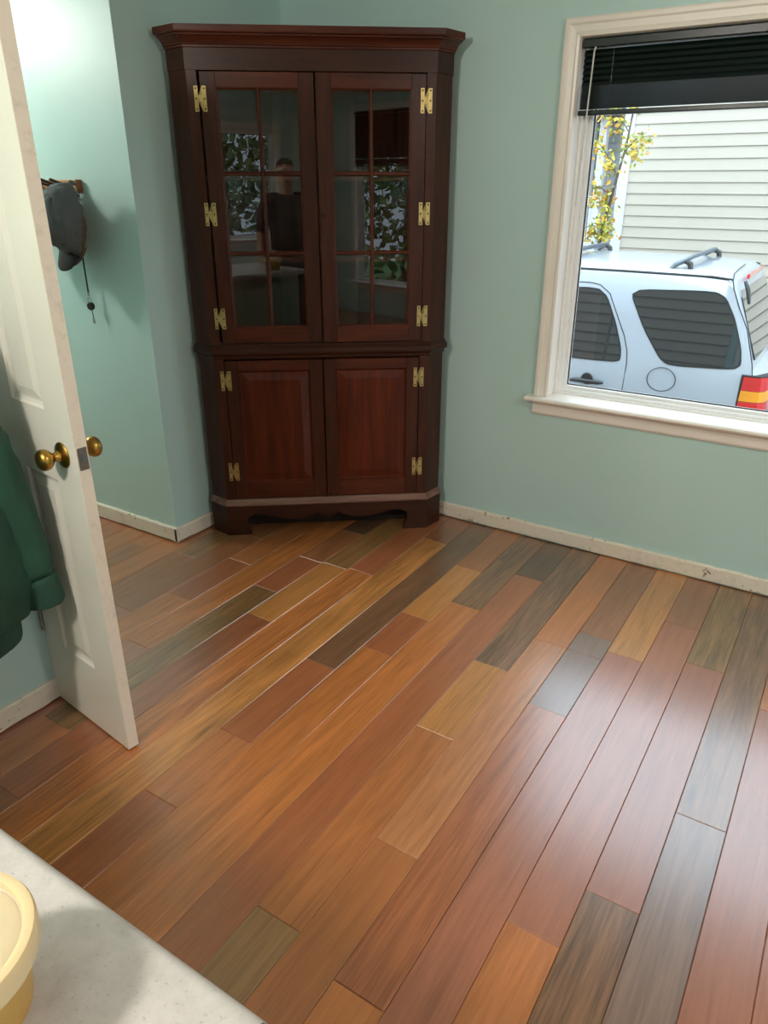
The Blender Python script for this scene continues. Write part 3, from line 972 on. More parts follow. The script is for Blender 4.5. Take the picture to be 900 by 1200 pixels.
# ================================================================ peg rack, caps and key reel in the hall
M['peg_brown'] = simple('brown_rack_wood', (124, 76, 42), .4, var=.2, scale=20)
rk = empty('peg_rack', (-2.95, YH, 1.53)); tag(rk, 'wooden wall rack with slanted dark pegs in the hallway', 'rack')
m = MB(); m.cbox(-.45, .165, -.014, 0, -.018, .018, .002); m.build('board', 'tan_wood', rk)
m = MB(); m.cbox(.1655, .174, -.030, 0, -.030, .020, .002); m.build('end_block', 'peg_brown', rk)
for i in range(9):
    x = .11 - i * .062
    m = MB(); m.tube([(x, -.012, -.004), (x, -.06, .008), (x, -.098, .020), (x, -.102, .021)], [.0058, .0055, .006, .004], 10)
    m.build('peg', 'dark_wood', rk, smooth=True)
def cap(name, loc, rz, crown, brimm, s, label, group=None, roll=0):
    """baseball cap hanging by its strap: crown opening towards the wall (+y), bill pointing down"""
    root = empty(name, loc, rz); tag(root, label, 'cap', group)
    root.rotation_euler = (0, roll, rz)
    rows = []
    # crown: dome bulging to -y, taller than wide, with soft dents
    n = 24
    for j in range(9):
        t = j / 8.0
        ang = t * math.pi / 2 * .985
        rr = math.cos(ang) ** .72
        yy = -.015 - .105 * math.sin(ang) ** 1.1
        row = []
        for k in range(n):
            a = 2 * math.pi * k / n
            dz = math.sin(a); dx = math.cos(a)
            zz = dz * (.125 if dz > 0 else .115) * rr + .018 * math.sin(ang)
            xx = dx * .088 * rr
            dent = 1 - .05 * math.sin(3 * a + 2 * t) * t
            row.append((xx * dent * s, yy * s * dent, zz * s))
        rows.append(row)
    m = MB(); m.loft(rows, True); m.f([v for v in m.bm.verts[-n:]]) if False else None
    o = m.build('crown', crown, root, smooth='all')
    so = o.modifiers.new('solid', 'SOLIDIFY'); so.thickness = .003; so.offset = -1
    sb = o.modifiers.new('subd', 'SUBSURF'); sb.levels = 1; sb.render_levels = 1
    tx = bpy.data.textures.new('cap_folds', 'CLOUDS'); tx.noise_scale = .035; tx.noise_depth = 2
    dd = o.modifiers.new('folds', 'DISPLACE'); dd.texture = tx; dd.strength = .03; dd.mid_level = .5; dd.texture_coords = 'GLOBAL'
    m = MB(); m.lathe([(0, 0), (.007, 0), (.006, .004), (0, .005)], (0, -.122 * s, .02 * s), (0, -1, 0), 10); m.build('button', crown, root, smooth=True)
    # bill
    rows = []
    for j in range(7):
        t = j / 6
        row = []
        for k in range(11):
            u = -1 + 2 * k / 10
            w = .078 * (1 - .18 * t)
            z = -.092 - t * .075 * math.sqrt(max(0, 1 - (u * .93) ** 2)) - .006 * t
            y = -.022 - .030 * (1 - u * u) - .012 * t
            row.append((u * w * s, y * s, z * s))
        rows.append(row)
    m = MB(); m.loft(rows)
    o = m.build('bill', brimm, root, smooth='all')
    so = o.modifiers.new('solid', 'SOLIDIFY'); so.thickness = .004
    m = MB(); m.tube([(-.05 * s, -.012, .098 * s), (-.03 * s, -.006, .118 * s), (0, -.004, .126 * s), (.03 * s, -.006, .118 * s), (.05 * s, -.012, .098 * s)], [(.002, .009)] * 5, 8); m.build('strap', brimm, root, smooth=True)
    return root
cap('cap', (-2.725, 2.008, 1.40), R(-16), 'grey_cloth', 'black_cloth', 1.16, 'crumpled charcoal grey cap hanging in front on the hallway rack', 'caps on the hallway rack', R(22))
cap('cap', (-2.815, 2.076, 1.385), R(-4), 'brown_cloth', 'brown_cloth', .95, 'brown cap mostly hidden behind the charcoal grey cap', 'caps on the hallway rack')
cap('cap', (-3.02, 2.03, 1.405), R(10), 'black_cloth', 'black_cloth', 1.0, 'black cap half hidden by the door on the hallway rack', 'caps on the hallway rack')
ln = empty('key_reel', (-2.80, YH - .035, 1.0)); tag(ln, 'black badge reel on a strap dangling below the caps', 'key reel')
m = MB(); m.prism([(-.004, .40), (.004, .40), (.0055, .112), (-.0035, .112)], lambda u, v, w: (u, w, v), -.001, .001); m.build('strap', 'black_cloth', ln)
m = MB(); m.tube([(.001, 0, .112), (.001, 0, .098)], .005, 8); m.build('clasp', 'steel', ln, smooth=True)
m = MB()
ring = [(.002 + .012 * math.cos(a), 0, .078 + .016 * math.sin(a)) for a in [2 * math.pi * k / 20 for k in range(21)]]
m.tube(ring, .0013, 6); m.build('ring', 'steel', ln, smooth=True)
m = MB(); m.lathe([(0, -.008), (.013, -.008), (.017, -.004), (.017, .004), (.013, .008), (0, .008)], (.004, 0, .056), (.3, -1, 0), 20); m.build('reel', 'black', ln, smooth=True)
m = MB(); m.tube([(.007, 0, .040), (.009, 0, .018), (.011, 0, .002)], .002, 6); m.build('cord', 'black', ln, smooth=True)
m = MB(); m.cbox(.003, .019, -.001, .001, -.016, .003, .0006); m.build('snap_tab', 'steel', ln)

# ================================================================ ceiling lamps and one added fill lamp (outside the picture)
def ceiling_lamp(name, loc, power, color, label, rad=.11):
    root = empty(name, (loc[0], loc[1], ZC)); tag(root, label, 'lamp')
    m = MB(); m.lathe([(0, 0), (.15, 0), (.15, -.015), (.14, -.02), (0, -.02)], (0, 0, 0), (0, 0, 1), 32); m.build('base', 'white', root, smooth=True)
    nm = NT('lit_glass_' + name)
    nm.b.inputs['Emission Color'].default_value = (*color, 1); nm.b.inputs['Emission Strength'].default_value = power / 12.0
    nm.b.inputs['Base Color'].default_value = (.9, .88, .84, 1)
    m = MB(); m.lathe([(.13, -.021), (.132, -.03), (.118, -.055), (.085, -.075), (.04, -.085), (0, -.087)], (0, 0, 0), (0, 0, 1), 32)
    m.build('dome', nm.m, root, smooth='all')
    ld = bpy.data.lights.new(name + '_bulb', 'POINT'); ld.energy = power; ld.color = color; ld.shadow_soft_size = rad
    lo = bpy.data.objects.new('bulb', ld); COL.objects.link(lo); lo.parent = root; lo.location = (0, 0, -.15)
    return root
ceiling_lamp('hall_lamp', HALL_LAMP, HALL_POWER, (1.0, .95, .87), 'flush ceiling lamp lighting the hallway')
ceiling_lamp('kitchen_lamp', KITCHEN_LAMP, KITCHEN_POWER, (1.0, .925, .83), 'flush ceiling lamp lighting the kitchen side')

ceiling_lamp('dining_fill_lamp', DINING_FILL, DINING_FILL_POWER, (1.0, .95, .88), 'added fill lamp on the ceiling of the dining side, out of view')  # invented fixture, added to brighten the dim walls and lower hall

# ================================================================ outdoors
GZ = -.80
M['asphalt'] = simple('grey_driveway', (120, 118, 116), .9, var=.2, scale=30)
M['lawn'] = simple('lawn', (78, 104, 52), .95, var=.3, scale=12)
m = MB(); m.box(-14, 14, YN + .14, 30, GZ - .1, GZ); o = m.build('driveway', 'asphalt'); struct(o, 'grey paved driveway under the silver car')
m = MB(); m.box(-16, 14, -20, YS - .14, GZ - .1, GZ).box(XE + .14, 18, YS - .14, YN + .14, GZ - .1, GZ); o = m.build('lawn', 'lawn'); struct(o, 'lawn around the house')

M['siding'] = simple('pale_vinyl_siding', (184, 176, 162), .55, var=.03, scale=3)
M['siding2'] = simple('white_vinyl_siding', (180, 184, 190), .55, var=.03, scale=3)
M['trimw'] = simple('white_house_trim', (206, 210, 214), .5, var=.02)
M['roofing'] = simple('grey_roof_shingle', (96, 94, 96), .9, var=.2, scale=20)
our = empty('own_house_siding', (0, YN + .14, GZ)); struct(our, 'siding on the outside of this house, mirrored in the car windows')
ob = MB(); ob.prism([(0, 0), (.015, 0), (.016, .002), (.003, .1205), (0, .1205)], lambda u, v, w: (w, u, v), -7, -1.17)
ob = ob.build('siding_board', 'siding', our)
ob2 = MB(); ob2.prism([(0, 0), (.015, 0), (.016, .002), (.003, .1205), (0, .1205)], lambda u, v, w: (w, u, v), -7, 4.5)
ob2 = ob2.build('siding_board', 'siding', our); ob.location = (0, 0, 12 * .1165); ob2.location = (0, 0, 0)
for i in range(1, 38):
    src = ob if 12 <= i <= 24 else ob2
    if i == 12:
        continue
    c = src.copy(); COL.objects.link(c); c.parent = our; c.location = (0, 0, i * .1165)
m = MB(); m.box(-7, 2.9, -.01, .0, 0, 4.4) if False else None
HY = 9.25
hs = empty('neighbour_house', (-2.7, HY, GZ)); tag(hs, 'neighbouring house wall clad in pale horizontal siding behind the car', 'house')
EXPO = .1165
m = MB(); m.box(.11, 9, .02, 6, 0, 5.6); m.build('wall_core', 'siding', hs)
bp = MB()
L_ = 8.9
bp.prism([(.018, 0), (-.015, 0), (-.016, .002), (-.003, EXPO + .004), (.018, EXPO + .004)], lambda u, v, w: (w, u, v), 0, L_)
b0 = bp.build('siding_board', 'siding', hs)
b0.location = (.10, 0, .0)
for i in range(1, 47):
    c = b0.copy(); COL.objects.link(c); c.parent = hs; c.location = (.10, 0, i * EXPO)
m = MB(); m.cbox(0, .115, -.03, .02, 0, 5.5, .004); m.build('corner_board', 'trimw', hs)
m = MB(); m.box(0, .02, .02, 6, 0, 5.5); m.build('side_wall', 'siding', hs)
m = MB(); m.prism([(-.3, 5.5), (3, 7.2), (6.3, 5.5)], lambda u, v, w: (w, u, v), -.3, 9.2); m.build('roof', 'roofing', hs)

fh = empty('white_house', (-6.4, 15.0, GZ)); tag(fh, 'white house with porch posts far behind the small tree', 'house')
m = MB(); m.box(-4, 2.6, 0, 5, 0, 6.0); m.build('wall', 'siding2', fh)
b1 = MB(); b1.prism([(.004, 0), (-.016, 0), (-.016, .10), (-.004, .12), (.004, .12)], lambda u, v, w: (w, u, v), -4, 2.6)
b1 = b1.build('siding_board', 'siding2', fh); b1.location = (0, 0, .2)
for i in range(1, 42):
    c = b1.copy(); COL.objects.link(c); c.parent = fh; c.location = (0, 0, .2 + i * .14)
for x in (.4, 1.22, 2.05):
    m = MB(); m.cbox(x, x + .13, -1.5, -1.37, 0, 3.3, .006); m.build('porch_post', 'trimw', fh)
m = MB(); m.cbox(-3, 2.3, -1.49, -1.40, 2.02, 2.10, .004); m.build('porch_rail', 'trimw', fh)
m = MB(); m.cbox(-3, 2.3, -1.48, -1.41, 1.30, 1.36, .004); m.build('porch_rail', 'trimw', fh)
for k in range(22):
    x = -.6 + k * .13
    m = MB() if k == 0 else None
    if k == 0:
        m.box(0, .035, -1.462, -1.427, 1.36, 2.02); sp0 = m.build('baluster', 'trimw', fh); sp0.location = (x, 0, 0)
    else:
        c = sp0.copy(); COL.objects.link(c); c.parent = fh; c.location = (x, 0, 0)
M['darkglass'] = simple('dark_house_glass', (58, 66, 74), .08)
m = MB(); m.cbox(.75, 1.55, -.05, -.016, 2.0, 3.4, .004); wf = m.build('window', 'trimw', fh)
m = MB(); m.box(.82, 1.48, -.056, -.05, 2.07, 3.33); m.build('pane', 'darkglass', wf)
m = MB(); m.prism([(-1.7, 3.3), (-1.7, 3.4), (.1, 4.1), (.1, 3.3)], lambda u, v, w: (w, u, v), -3.2, 2.5); m.build('porch_roof', 'roofing', fh)
m = MB(); m.prism([(-.4, 6.0), (2.5, 7.8), (5.4, 6.0)], lambda u, v, w: (w, u, v), -4.3, 2.9); m.build('roof', 'roofing', fh)

def leaf_mat(name, cols):
    m = NT(name)
    at = m.n('ShaderNodeAttribute'); at.attribute_name = 'tint'
    m.l(m.ramp(at.outputs['Fac'], [(i / (len(cols) - 1), lin(c)) for i, c in enumerate(cols)]), m.b.inputs['Base Color'])
    m.set(Roughness=.6)
    m.b.inputs['Subsurface Weight'].default_value = 0
    return m.m
M['autumn'] = leaf_mat('autumn_leaf', [(126, 140, 40), (150, 164, 60), (196, 184, 64), (214, 176, 58), (196, 138, 60)])
M['greenleaf'] = leaf_mat('green_leaf', [(40, 66, 30), (62, 92, 40), (92, 122, 58), (128, 146, 84)])
M['bark'] = simple('thin_bark', (78, 66, 56), .9, var=.2, scale=40)
def leaves(points, size, name, mat, parent, off):
    b = bmesh.new(); tl = b.verts.layers.float.new('tint')
    for p_ in points:
        d = Vector((random.uniform(-1, 1), random.uniform(-1, 1), random.uniform(-1.2, .3))).normalized()
        s = d.cross(Vector((random.uniform(-1, 1), random.uniform(-1, 1), random.uniform(-1, 1)))).normalized()
        n_ = d.cross(s)
        L = size * random.uniform(.7, 1.3); w = L * .3
        P = [Vector(p_), Vector(p_) + d * L * .45 + s * w + n_ * w * .3, Vector(p_) + d * L, Vector(p_) + d * L * .45 - s * w + n_ * w * .3]
        vs = [b.verts.new(q - off) for q in P]
        t = random.random()
        for v in vs:
            v[tl] = t
        b.faces.new((vs[0], vs[1], vs[2])); b.faces.new((vs[0], vs[2], vs[3]))
    me = bpy.data.meshes.new(name); b.to_mesh(me); b.free(); me.materials.append(M[mat])
    o = bpy.data.objects.new(name, me); COL.objects.link(o); o.parent = parent; o['kind'] = 'stuff'
    return o
random.seed(5)
TP = Vector((-2.62, 8.35, GZ))
tr = empty('young_tree', TP); tag(tr, 'slender young tree with yellow green autumn leaves beside the siding wall', 'tree')
trunk = [Vector((-2.62, 8.35, GZ)), Vector((-2.60, 8.35, .2)), Vector((-2.56, 8.35, 1.0)), Vector((-2.46, 8.35, 1.55)), Vector((-2.40, 8.35, 1.85)), Vector((-2.37, 8.36, 2.2)), Vector((-2.42, 8.38, 2.8))]
m = MB(); m.tube([p_ - TP for p_ in trunk], [.03, .026, .02, .014, .011, .009, .004], 8); m.build('trunk', 'bark', tr, smooth=True)
pts = []
for (a, b_) in (((-2.46, 8.35, 1.6), (-2.72, 8.30, 1.95)), ((-2.42, 8.35, 1.8), (-2.20, 8.3, 1.98)), ((-2.5, 8.35, 1.4), (-2.70, 8.28, 1.5)), ((-2.56, 8.35, 1.1), (-2.80, 8.3, 1.05)), ((-2.40, 8.36, 2.0), (-2.66, 8.36, 2.3)), ((-2.38, 8.36, 2.3), (-2.2, 8.36, 2.6)), ((-2.53, 8.35, 1.25), (-2.46, 8.25, 1.12))):
    a, b_ = Vector(a), Vector(b_)
    mid = (a + b_) / 2 + Vector((0, 0, .03))
    m = MB(); m.tube([a - TP, mid - TP, b_ - TP], [.006, .005, .002], 6); m.build('branch', 'bark', tr, smooth=True)
    for k in range(120):
        t = random.uniform(.1, 1.1)
        q = a.lerp(b_, t)
        pts.append(q + Vector((random.gauss(0, .05), random.gauss(0, .06), random.gauss(-.05, .07))))
leaves(pts, .058, 'foliage', 'autumn', tr, TP)
for (x, y, h_, rr, n) in ((-.4, -8.2, 3.9, 1.9, 2600), (4.6, -8.8, 4.6, 2.3, 2600), (8.4, .4, 4.4, 2.0, 2400), (6.8, -5.0, 4.6, 1.9, 2400)):
    off = Vector((x, y, GZ))
    t_ = empty('garden_tree', off)
    tag(t_, 'leafy green garden tree %s' % ('south of the house, nearer the wall end' if (y < -5 and x < 1) else 'south of the house, the larger one' if y < -5 else 'east of the house, level with the side window' if y > 0 else 'east of the house, farther back'), 'tree', 'garden trees mirrored in the cabinet glass')
    m = MB(); m.tube([(0, 0, 0), (.05, 0, 1.2), (0, .06, h_ * .75)], [.14, .11, .04], 8); m.build('trunk', 'bark', t_, smooth=True)
    pp = []
    for k in range(n):
        v = Vector((random.gauss(0, 1), random.gauss(0, 1), random.gauss(0, 1))).normalized() * (random.random() ** .4)
        pp.append(off + Vector((v.x * rr, v.y * rr, h_ * .55 + v.z * h_ * .48)))
    leaves(pp, .20, 'foliage', 'greenleaf', t_, off)

# ---------------------------------------------------------------- silver car
def car_paint():
    m = NT('silver_blue_car_paint')
    v = m.coords(); f = m.noise(v, 900, 2)
    m.l(m.ramp(f, [(.3, lin((164, 174, 186))), (.7, lin((180, 190, 200)))]), m.b.inputs['Base Color'])
    m.set(Roughness=.32, Metallic=.25)
    m.b.inputs['Coat Weight'].default_value = .8
    m.b.inputs['Coat Roughness'].default_value = .04
    return m.m
M['car'] = car_paint()
M['carglass'] = simple('dark_car_glass', (26, 30, 34), .03, var=.05, coat=1)
M['cartrim'] = simple('black_car_trim', (34, 36, 38), .4)
M['rail'] = simple('grey_roof_rail', (96, 104, 112), .4, .3)
M['tailred'] = simple('red_lamp_lens', (206, 24, 30), .12, coat=1)
M['tailamber'] = simple('amber_lamp_lens', (240, 156, 20), .12, coat=1)
M['tyre'] = simple('tyre_rubber', (26, 26, 27), .85)
M['alloy'] = simple('alloy_wheel', (176, 180, 184), .3, .9)
CO = Vector((-2.6, 6.85, GZ))
car = empty('car', CO); tag(car, 'silver blue estate car with roof rails parked outside the window', 'car')
NEAR, FAR = 6.0, 7.70
YM = (NEAR + FAR) / 2
def ztop(x):
    P = [(-.50, .20), (-.555, .235), (-.60, .262), (-.70, .54), (-.80, .78), (-.845, .872), (-.90, .915), (-1.2, .945), (-2.2, .955), (-2.75, .93), (-3.3, .55), (-3.62, .30), (-4.2, .22), (-4.7, .12), (-4.85, -.02)]
    for (a, za), (b_, zb) in zip(P, P[1:]):
        if b_ <= x <= a:
            t = (x - a) / (b_ - a); return za + (zb - za) * t
    return P[0][1] if x > P[0][0] else P[-1][1]
def section(x, tuck=0):
    zt = ztop(x)
    zb = min(.22, zt - .015)
    rows = []
    yb = NEAR + tuck
    def side(z):
        return yb + max(0, (z - .2)) * .2059
    zr = max(zb + .004, zt - .055)
    zr = min(zr, .878)
    pts = [(yb + .10, -.47), (yb + .01, -.44), (yb - .012, -.28), (yb - .022, -.05), (yb - .010, min(.12, zb - .03)), (side(zb), zb), (side((zb + zr) / 2), (zb + zr) / 2), (side(zr), zr), (side(zr) + .035, zr + (zt - zr) * .62), (side(zr) + .12, zr + (zt - zr) * .86), (YM - .35, zt), (YM, zt + .006)]
    full = pts + [(2 * YM - y, z) for y, z in pts[-2::-1]]
    return [Vector((x, y, z)) - CO for y, z in full]
XS = [(-.47, .10), (-.485, .05), (-.51, .02), (-.555, .008), (-.60, 0), (-.65, 0), (-.70, 0), (-.75, 0), (-.80, 0), (-.845, 0), (-.87, 0), (-.90, 0), (-1.05, 0), (-1.3, 0), (-1.6, 0), (-2.0, 0), (-2.4, 0), (-2.75, 0), (-2.95, 0), (-3.15, 0), (-3.3, 0), (-3.62, .0), (-3.9, .01), (-4.2, .03), (-4.5, .06), (-4.7, .12), (-4.82, .22)]
m = MB(); m.loft([section(x, t) for x, t in XS], False)
r0 = section(*XS[0]); r1 = section(*XS[-1])
m.f([m.bm.verts.new(p_) for p_ in r0][::-1]); m.f([m.bm.verts.new(p_) for p_ in r1])
lowa = [section(x, t) for x, t in XS]
m.loft([[r[0] for r in lowa], [r[-1] for r in lowa]])
bmesh.ops.remove_doubles(m.bm, verts=m.bm.verts[:], dist=.0005)
m.build('body', 'car', car, smooth=True)
def sideY(z):
    return NEAR + max(0, z - .2) * .2059 if z > .2 else NEAR - .012
def side_panel(name, poly, mat, d0=.001, d1=.006, parent=car, mirror=False):
    """flat panel lying on the slanted side; poly in (x, z)"""
    m = MB()
    yy = (lambda z, d: 2 * YM - (sideY(z) - d)) if mirror else (lambda z, d: sideY(z) - d)
    A = [m.bm.verts.new(Vector((x, yy(z, -.01), z)) - CO) for x, z in poly]
    B = [m.bm.verts.new(Vector((x, yy(z, d1), z)) - CO) for x, z in poly]
    m.f(B); n = len(poly)
    for i in range(n):
        m.f([A[i], A[(i + 1) % n], B[(i + 1) % n], B[i]])
    bmesh.ops.triangulate(m.bm, faces=[f for f in m.bm.faces if len(f.verts) > 4])
    return m.build(name, mat, parent)
def grow(poly, g):
    cx = sum(p_[0] for p_ in poly) / len(poly); cz = sum(p_[1] for p_ in poly) / len(poly)
    out = []
    for x, z in poly:
        d = math.hypot(x - cx, z - cz); out.append((cx + (x - cx) * (1 + g / d), cz + (z - cz) * (1 + g / d)))
    return out
def smoothpoly(P, it=2):
    for _ in range(it):
        Q = []
        for i in range(len(P)):
            a, b_ = P[i], P[(i + 1) % len(P)]
            Q.append((a[0] * .85 + b_[0] * .15, a[1] * .85 + b_[1] * .15)); Q.append((a[0] * .15 + b_[0] * .85, a[1] * .15 + b_[1] * .85))
        P = Q
    return P
quarter = smoothpoly([(-1.590, .765), (-.965, .783), (-.885, .745), (-.800, .610), (-.715, .415), (-.690, .300), (-.735, .263), (-1.19, .243), (-1.262, .285), (-1.425, .49)], 2)
doorg = smoothpoly([(-2.35, .735), (-1.85, .752), (-1.765, .695), (-1.66, .50), (-1.585, .325), (-1.575, .235), (-1.63, .218), (-2.55, .205), (-2.55, .60)], 1)
frontg = smoothpoly([(-3.28, .30), (-3.22, .36), (-2.85, .70), (-2.72, .735), (-2.66, .70), (-2.66, .22), (-2.72, .205), (-3.25, .205)], 1)
for mir in (False, True):
    for P in (quarter, doorg, frontg):
        gk = side_panel('window_seal', grow(P, .012), 'cartrim', 0, .0035, mirror=mir)
        side_panel('side_window', P, 'carglass', 0, .006, gk, mirror=mir)
side_panel('window_divider', [(-1.700, .56), (-1.683, .545), (-1.690, .222), (-1.712, .222)], 'cartrim', 0, .010)
def seam(path, r, name='panel_gap', mat='cartrim'):
    m = MB(); m.tube([Vector((x, sideY(z) - .001 if y is None else y, z)) - CO for x, y, z in path], r, 6); return m.build(name, mat, car)
seam([(-2.5, None, .79), (-1.90, None, .797), (-1.83, None, .785), (-1.742, None, .725), (-1.65, None, .56), (-1.57, None, .419), (-1.525, None, .30), (-1.512, None, .21), (-1.515, NEAR - .018, .0), (-1.60, NEAR - .024, -.2)], .0035)
seam([(-2.62, None, .78), (-2.62, None, .21), (-2.62, NEAR - .02, -.1), (-2.6, NEAR - .018, -.4)], .0035)
seam([(-.858, None, .868), (-.84, None, .815), (-.777, None, .69), (-.693, None, .545), (-.61, None, .31), (-.590, None, .225)], .0045)
seam([(-.858, 6.138, .868), (-.875, 6.25, .913), (-.885, 6.5, .925), (-.89, YM, .930)], .004)
m = MB()
fc = [(-1.227 + .108 * math.cos(a), .122 + .092 * math.sin(a)) for a in [2 * math.pi * k / 32 for k in range(33)]]
m.tube([Vector((x, sideY(z) - .006 if z > .2 else NEAR - .016, z)) - CO for x, z in fc], .0032, 6); m.build('fuel_door_gap', 'cartrim', car)
m = MB(); m.tube([Vector(p_) - CO for p_ in ((-1.945, 5.965, .030), (-1.90, 5.945, .040), (-1.80, 5.940, .042), (-1.71, 5.945, .040), (-1.672, 5.965, .038))], [.012, .017, .018, .017, .010], 10)
m.lathe([(0, 0), (.05, 0), (.045, .008), (0, .010)], Vector((-1.81, 5.975, .055)) - CO, (0, -1, 0), 16)
m.build('door_handle', 'cartrim', car, smooth=True)
# drip rail, roof rails with cross bars
for y, nm in ((6.150, 0), (2 * YM - 6.150, 1)):
    m = MB(); m.tube([Vector((x, y, z)) - CO for x, z in ((-.862, .880), (-1.0, .892), (-1.6, .898), (-2.2, .897), (-2.75, .875))], [.007, .009, .009, .009, .007], 8); m.build('roof_ditch_trim', 'cartrim', car, smooth=True)
def crossbar(x):
    m = MB()
    ya, yb = 6.26, 2 * YM - 6.26
    pth = [(x - .10, ya - .03, .905), (x - .06, ya - .02, .955), (x, ya, .985), (x + .02, ya + .2, 1.0), (x + .03, YM, 1.005), (x + .02, yb - .2, 1.0), (x, yb, .985), (x - .06, yb + .02, .955), (x - .10, yb + .03, .905)]
    m.tube([Vector(p_) - CO for p_ in pth], [(.02, .016), (.028, .02), (.032, .018), (.032, .016), (.032, .016), (.032, .016), (.032, .018), (.028, .02), (.02, .016)], 12)
    o = m.build('cross_bar', 'rail', car, smooth=True)
    for y in (ya, yb):
        m = MB(); m.tube([Vector(p_) - CO for p_ in ((x + .01, y, .982), (x + .045, y, .965), (x + .055, y, .905))], [.02, .022, .022], 10); m.build('foot', 'cartrim', o, smooth=True)
crossbar(-1.245); crossbar(-2.22)
# tail lamps
for mir in (False, True):
    f = (lambda y: 2 * YM - y) if mir else (lambda y: y)
    tl = empty('x') if False else None
    def lens(name, z0, z1, mat, parent, grow_=0):
        m = MB()
        rows = []
        for z in (z0, (z0 + z1) / 2, z1):
            row = []
            for (x, y) in ((-.665 - grow_, NEAR - .003), (-.655 - grow_, NEAR - .026 + grow_ * .5), (-.58, NEAR - .026), (-.52, NEAR - .012), (-.487, NEAR + .03), (-.468, NEAR + .10), (-.464, NEAR + .165 + grow_), (-.49, NEAR + .165 + grow_), (-.54, NEAR + .06)):
                lean = (z - .0) * .10 if x < -.6 else -(z) * .10
                row.append(Vector((x + lean * .4, f(y), z)) - CO)
            rows.append(row)
        m.loft(rows, True, True)
        return m.build(name, mat, parent, smooth=True)
    hs_ = lens('tail_lamp', -.14, .232, 'cartrim', car, .006)
    hs_.scale = (1, 1, 1)
    for o_ in (hs_,):
        pass
    for nm, a, b_, mt in (('red_lens', .122, .222, 'tailred'), ('amber_lens', .040, .119, 'tailamber'), ('red_lens', -.12, .037, 'tailred')):
        q = lens(nm, a, b_, mt, hs_, 0)
        for v in q.data.vertices:
            v.co.y += (-.005 if not mir else .005) if abs(v.co.x - (-.58 - CO.x)) < .12 else 0
            v.co.x += .006
# tailgate window, wiper, plate
m = MB()
def tg(y, t):   # t: 0 at belt, 1 at roof, on the slanted tailgate
    x = -.60 + (-.845 + .60) * t; z = .262 + (.872 - .262) * t
    return Vector((x + .012, y, z + .006)) - CO
P = [(NEAR + .16, .08), (NEAR + .175, .45), (NEAR + .205, .80), (NEAR + .26, .87), (FAR - .26, .87), (FAR - .205, .80), (FAR - .175, .45), (FAR - .16, .08)]
A = [m.bm.verts.new(tg(y, t)) for y, t in P]; B = [m.bm.verts.new(tg(y, t) + Vector((-.03, 0, -.012))) for y, t in P]
m.f(A); m.f(B[::-1])
for i in range(len(P)):
    m.f([A[i], A[(i + 1) % len(P)], B[(i + 1) % len(P)], B[i]])
m.build('tailgate_window', 'carglass', car)
m = MB(); m.tube([tg(NEAR + .30, .93) + Vector((.02, 0, .02)), tg(NEAR + .27, .84) + Vector((.03, 0, .02)), tg(NEAR + .24, .70) + Vector((.025, 0, .01))], [.012, .016, .010], 8); m.build('glass_hinge', 'cartrim', car, smooth=True)
m = MB(); m.tube([tg(NEAR + .45, .95) + Vector((.02, 0, .03)), tg(FAR - .45, .95) + Vector((.02, 0, .03))], [(.012, .02)] * 2, 8); m.build('brake_lamp', 'tailred', car, smooth=True)
m = MB(); m.cbox(-.50 - CO.x, -.36 - CO.x, NEAR + .04 - CO.y, FAR - .04 - CO.y, -.46 - CO.z, -.20 - CO.z, .03); m.build('rear_bumper', 'cartrim', car)
m = MB(); m.cbox(-4.95 - CO.x, -4.72 - CO.x, NEAR + .10 - CO.y, FAR - .10 - CO.y, -.46 - CO.z, -.16 - CO.z, .03); m.build('front_bumper', 'cartrim', car)
for x in (-1.32, -3.94):
    for y, s in ((NEAR + .02, -1), (FAR - .02, 1)):
        m = MB(); m.lathe([(.20, -.20), (.30, -.20), (.345, -.17), (.35, -.10), (.345, -.03), (.30, .0), (.22, .0), (.20, -.02)], Vector((x, y, GZ + .352)) - CO, (0, s, 0), 32)
        w = m.build('tyre', 'tyre', car, smooth=True)
        m = MB(); m.lathe([(0, -.02), (.05, -.012), (.06, -.03), (.18, -.02), (.205, -.005), (.21, -.03), (.20, -.06), (0, -.07)], Vector((x, y, GZ + .352)) - CO, (0, s, 0), 32)
        m.build('rim', 'alloy', w, smooth=True)

# ================================================================ the photographer, seen only as a reflection in the cabinet glass
M['skin'] = simple('skin', (196, 150, 126), .55)
M['shirt'] = cloth('dark_shirt_cloth', (62, 50, 50))
M['trousers'] = cloth('dark_trouser_cloth', (34, 36, 44))
M['shoe'] = simple('dark_shoe_leather', (36, 30, 28), .5)
M['hair'] = simple('dark_hair', (40, 30, 24), .7, var=.3, scale=60)
M['phone'] = simple('black_phone_case', (26, 26, 28), .25)
pr_loc = Vector((.02, -.36, 0))
person = empty('person', pr_loc, R(32.4)); tag(person, 'person in dark clothes holding up a phone, mirrored faintly in the cabinet glass', 'person')
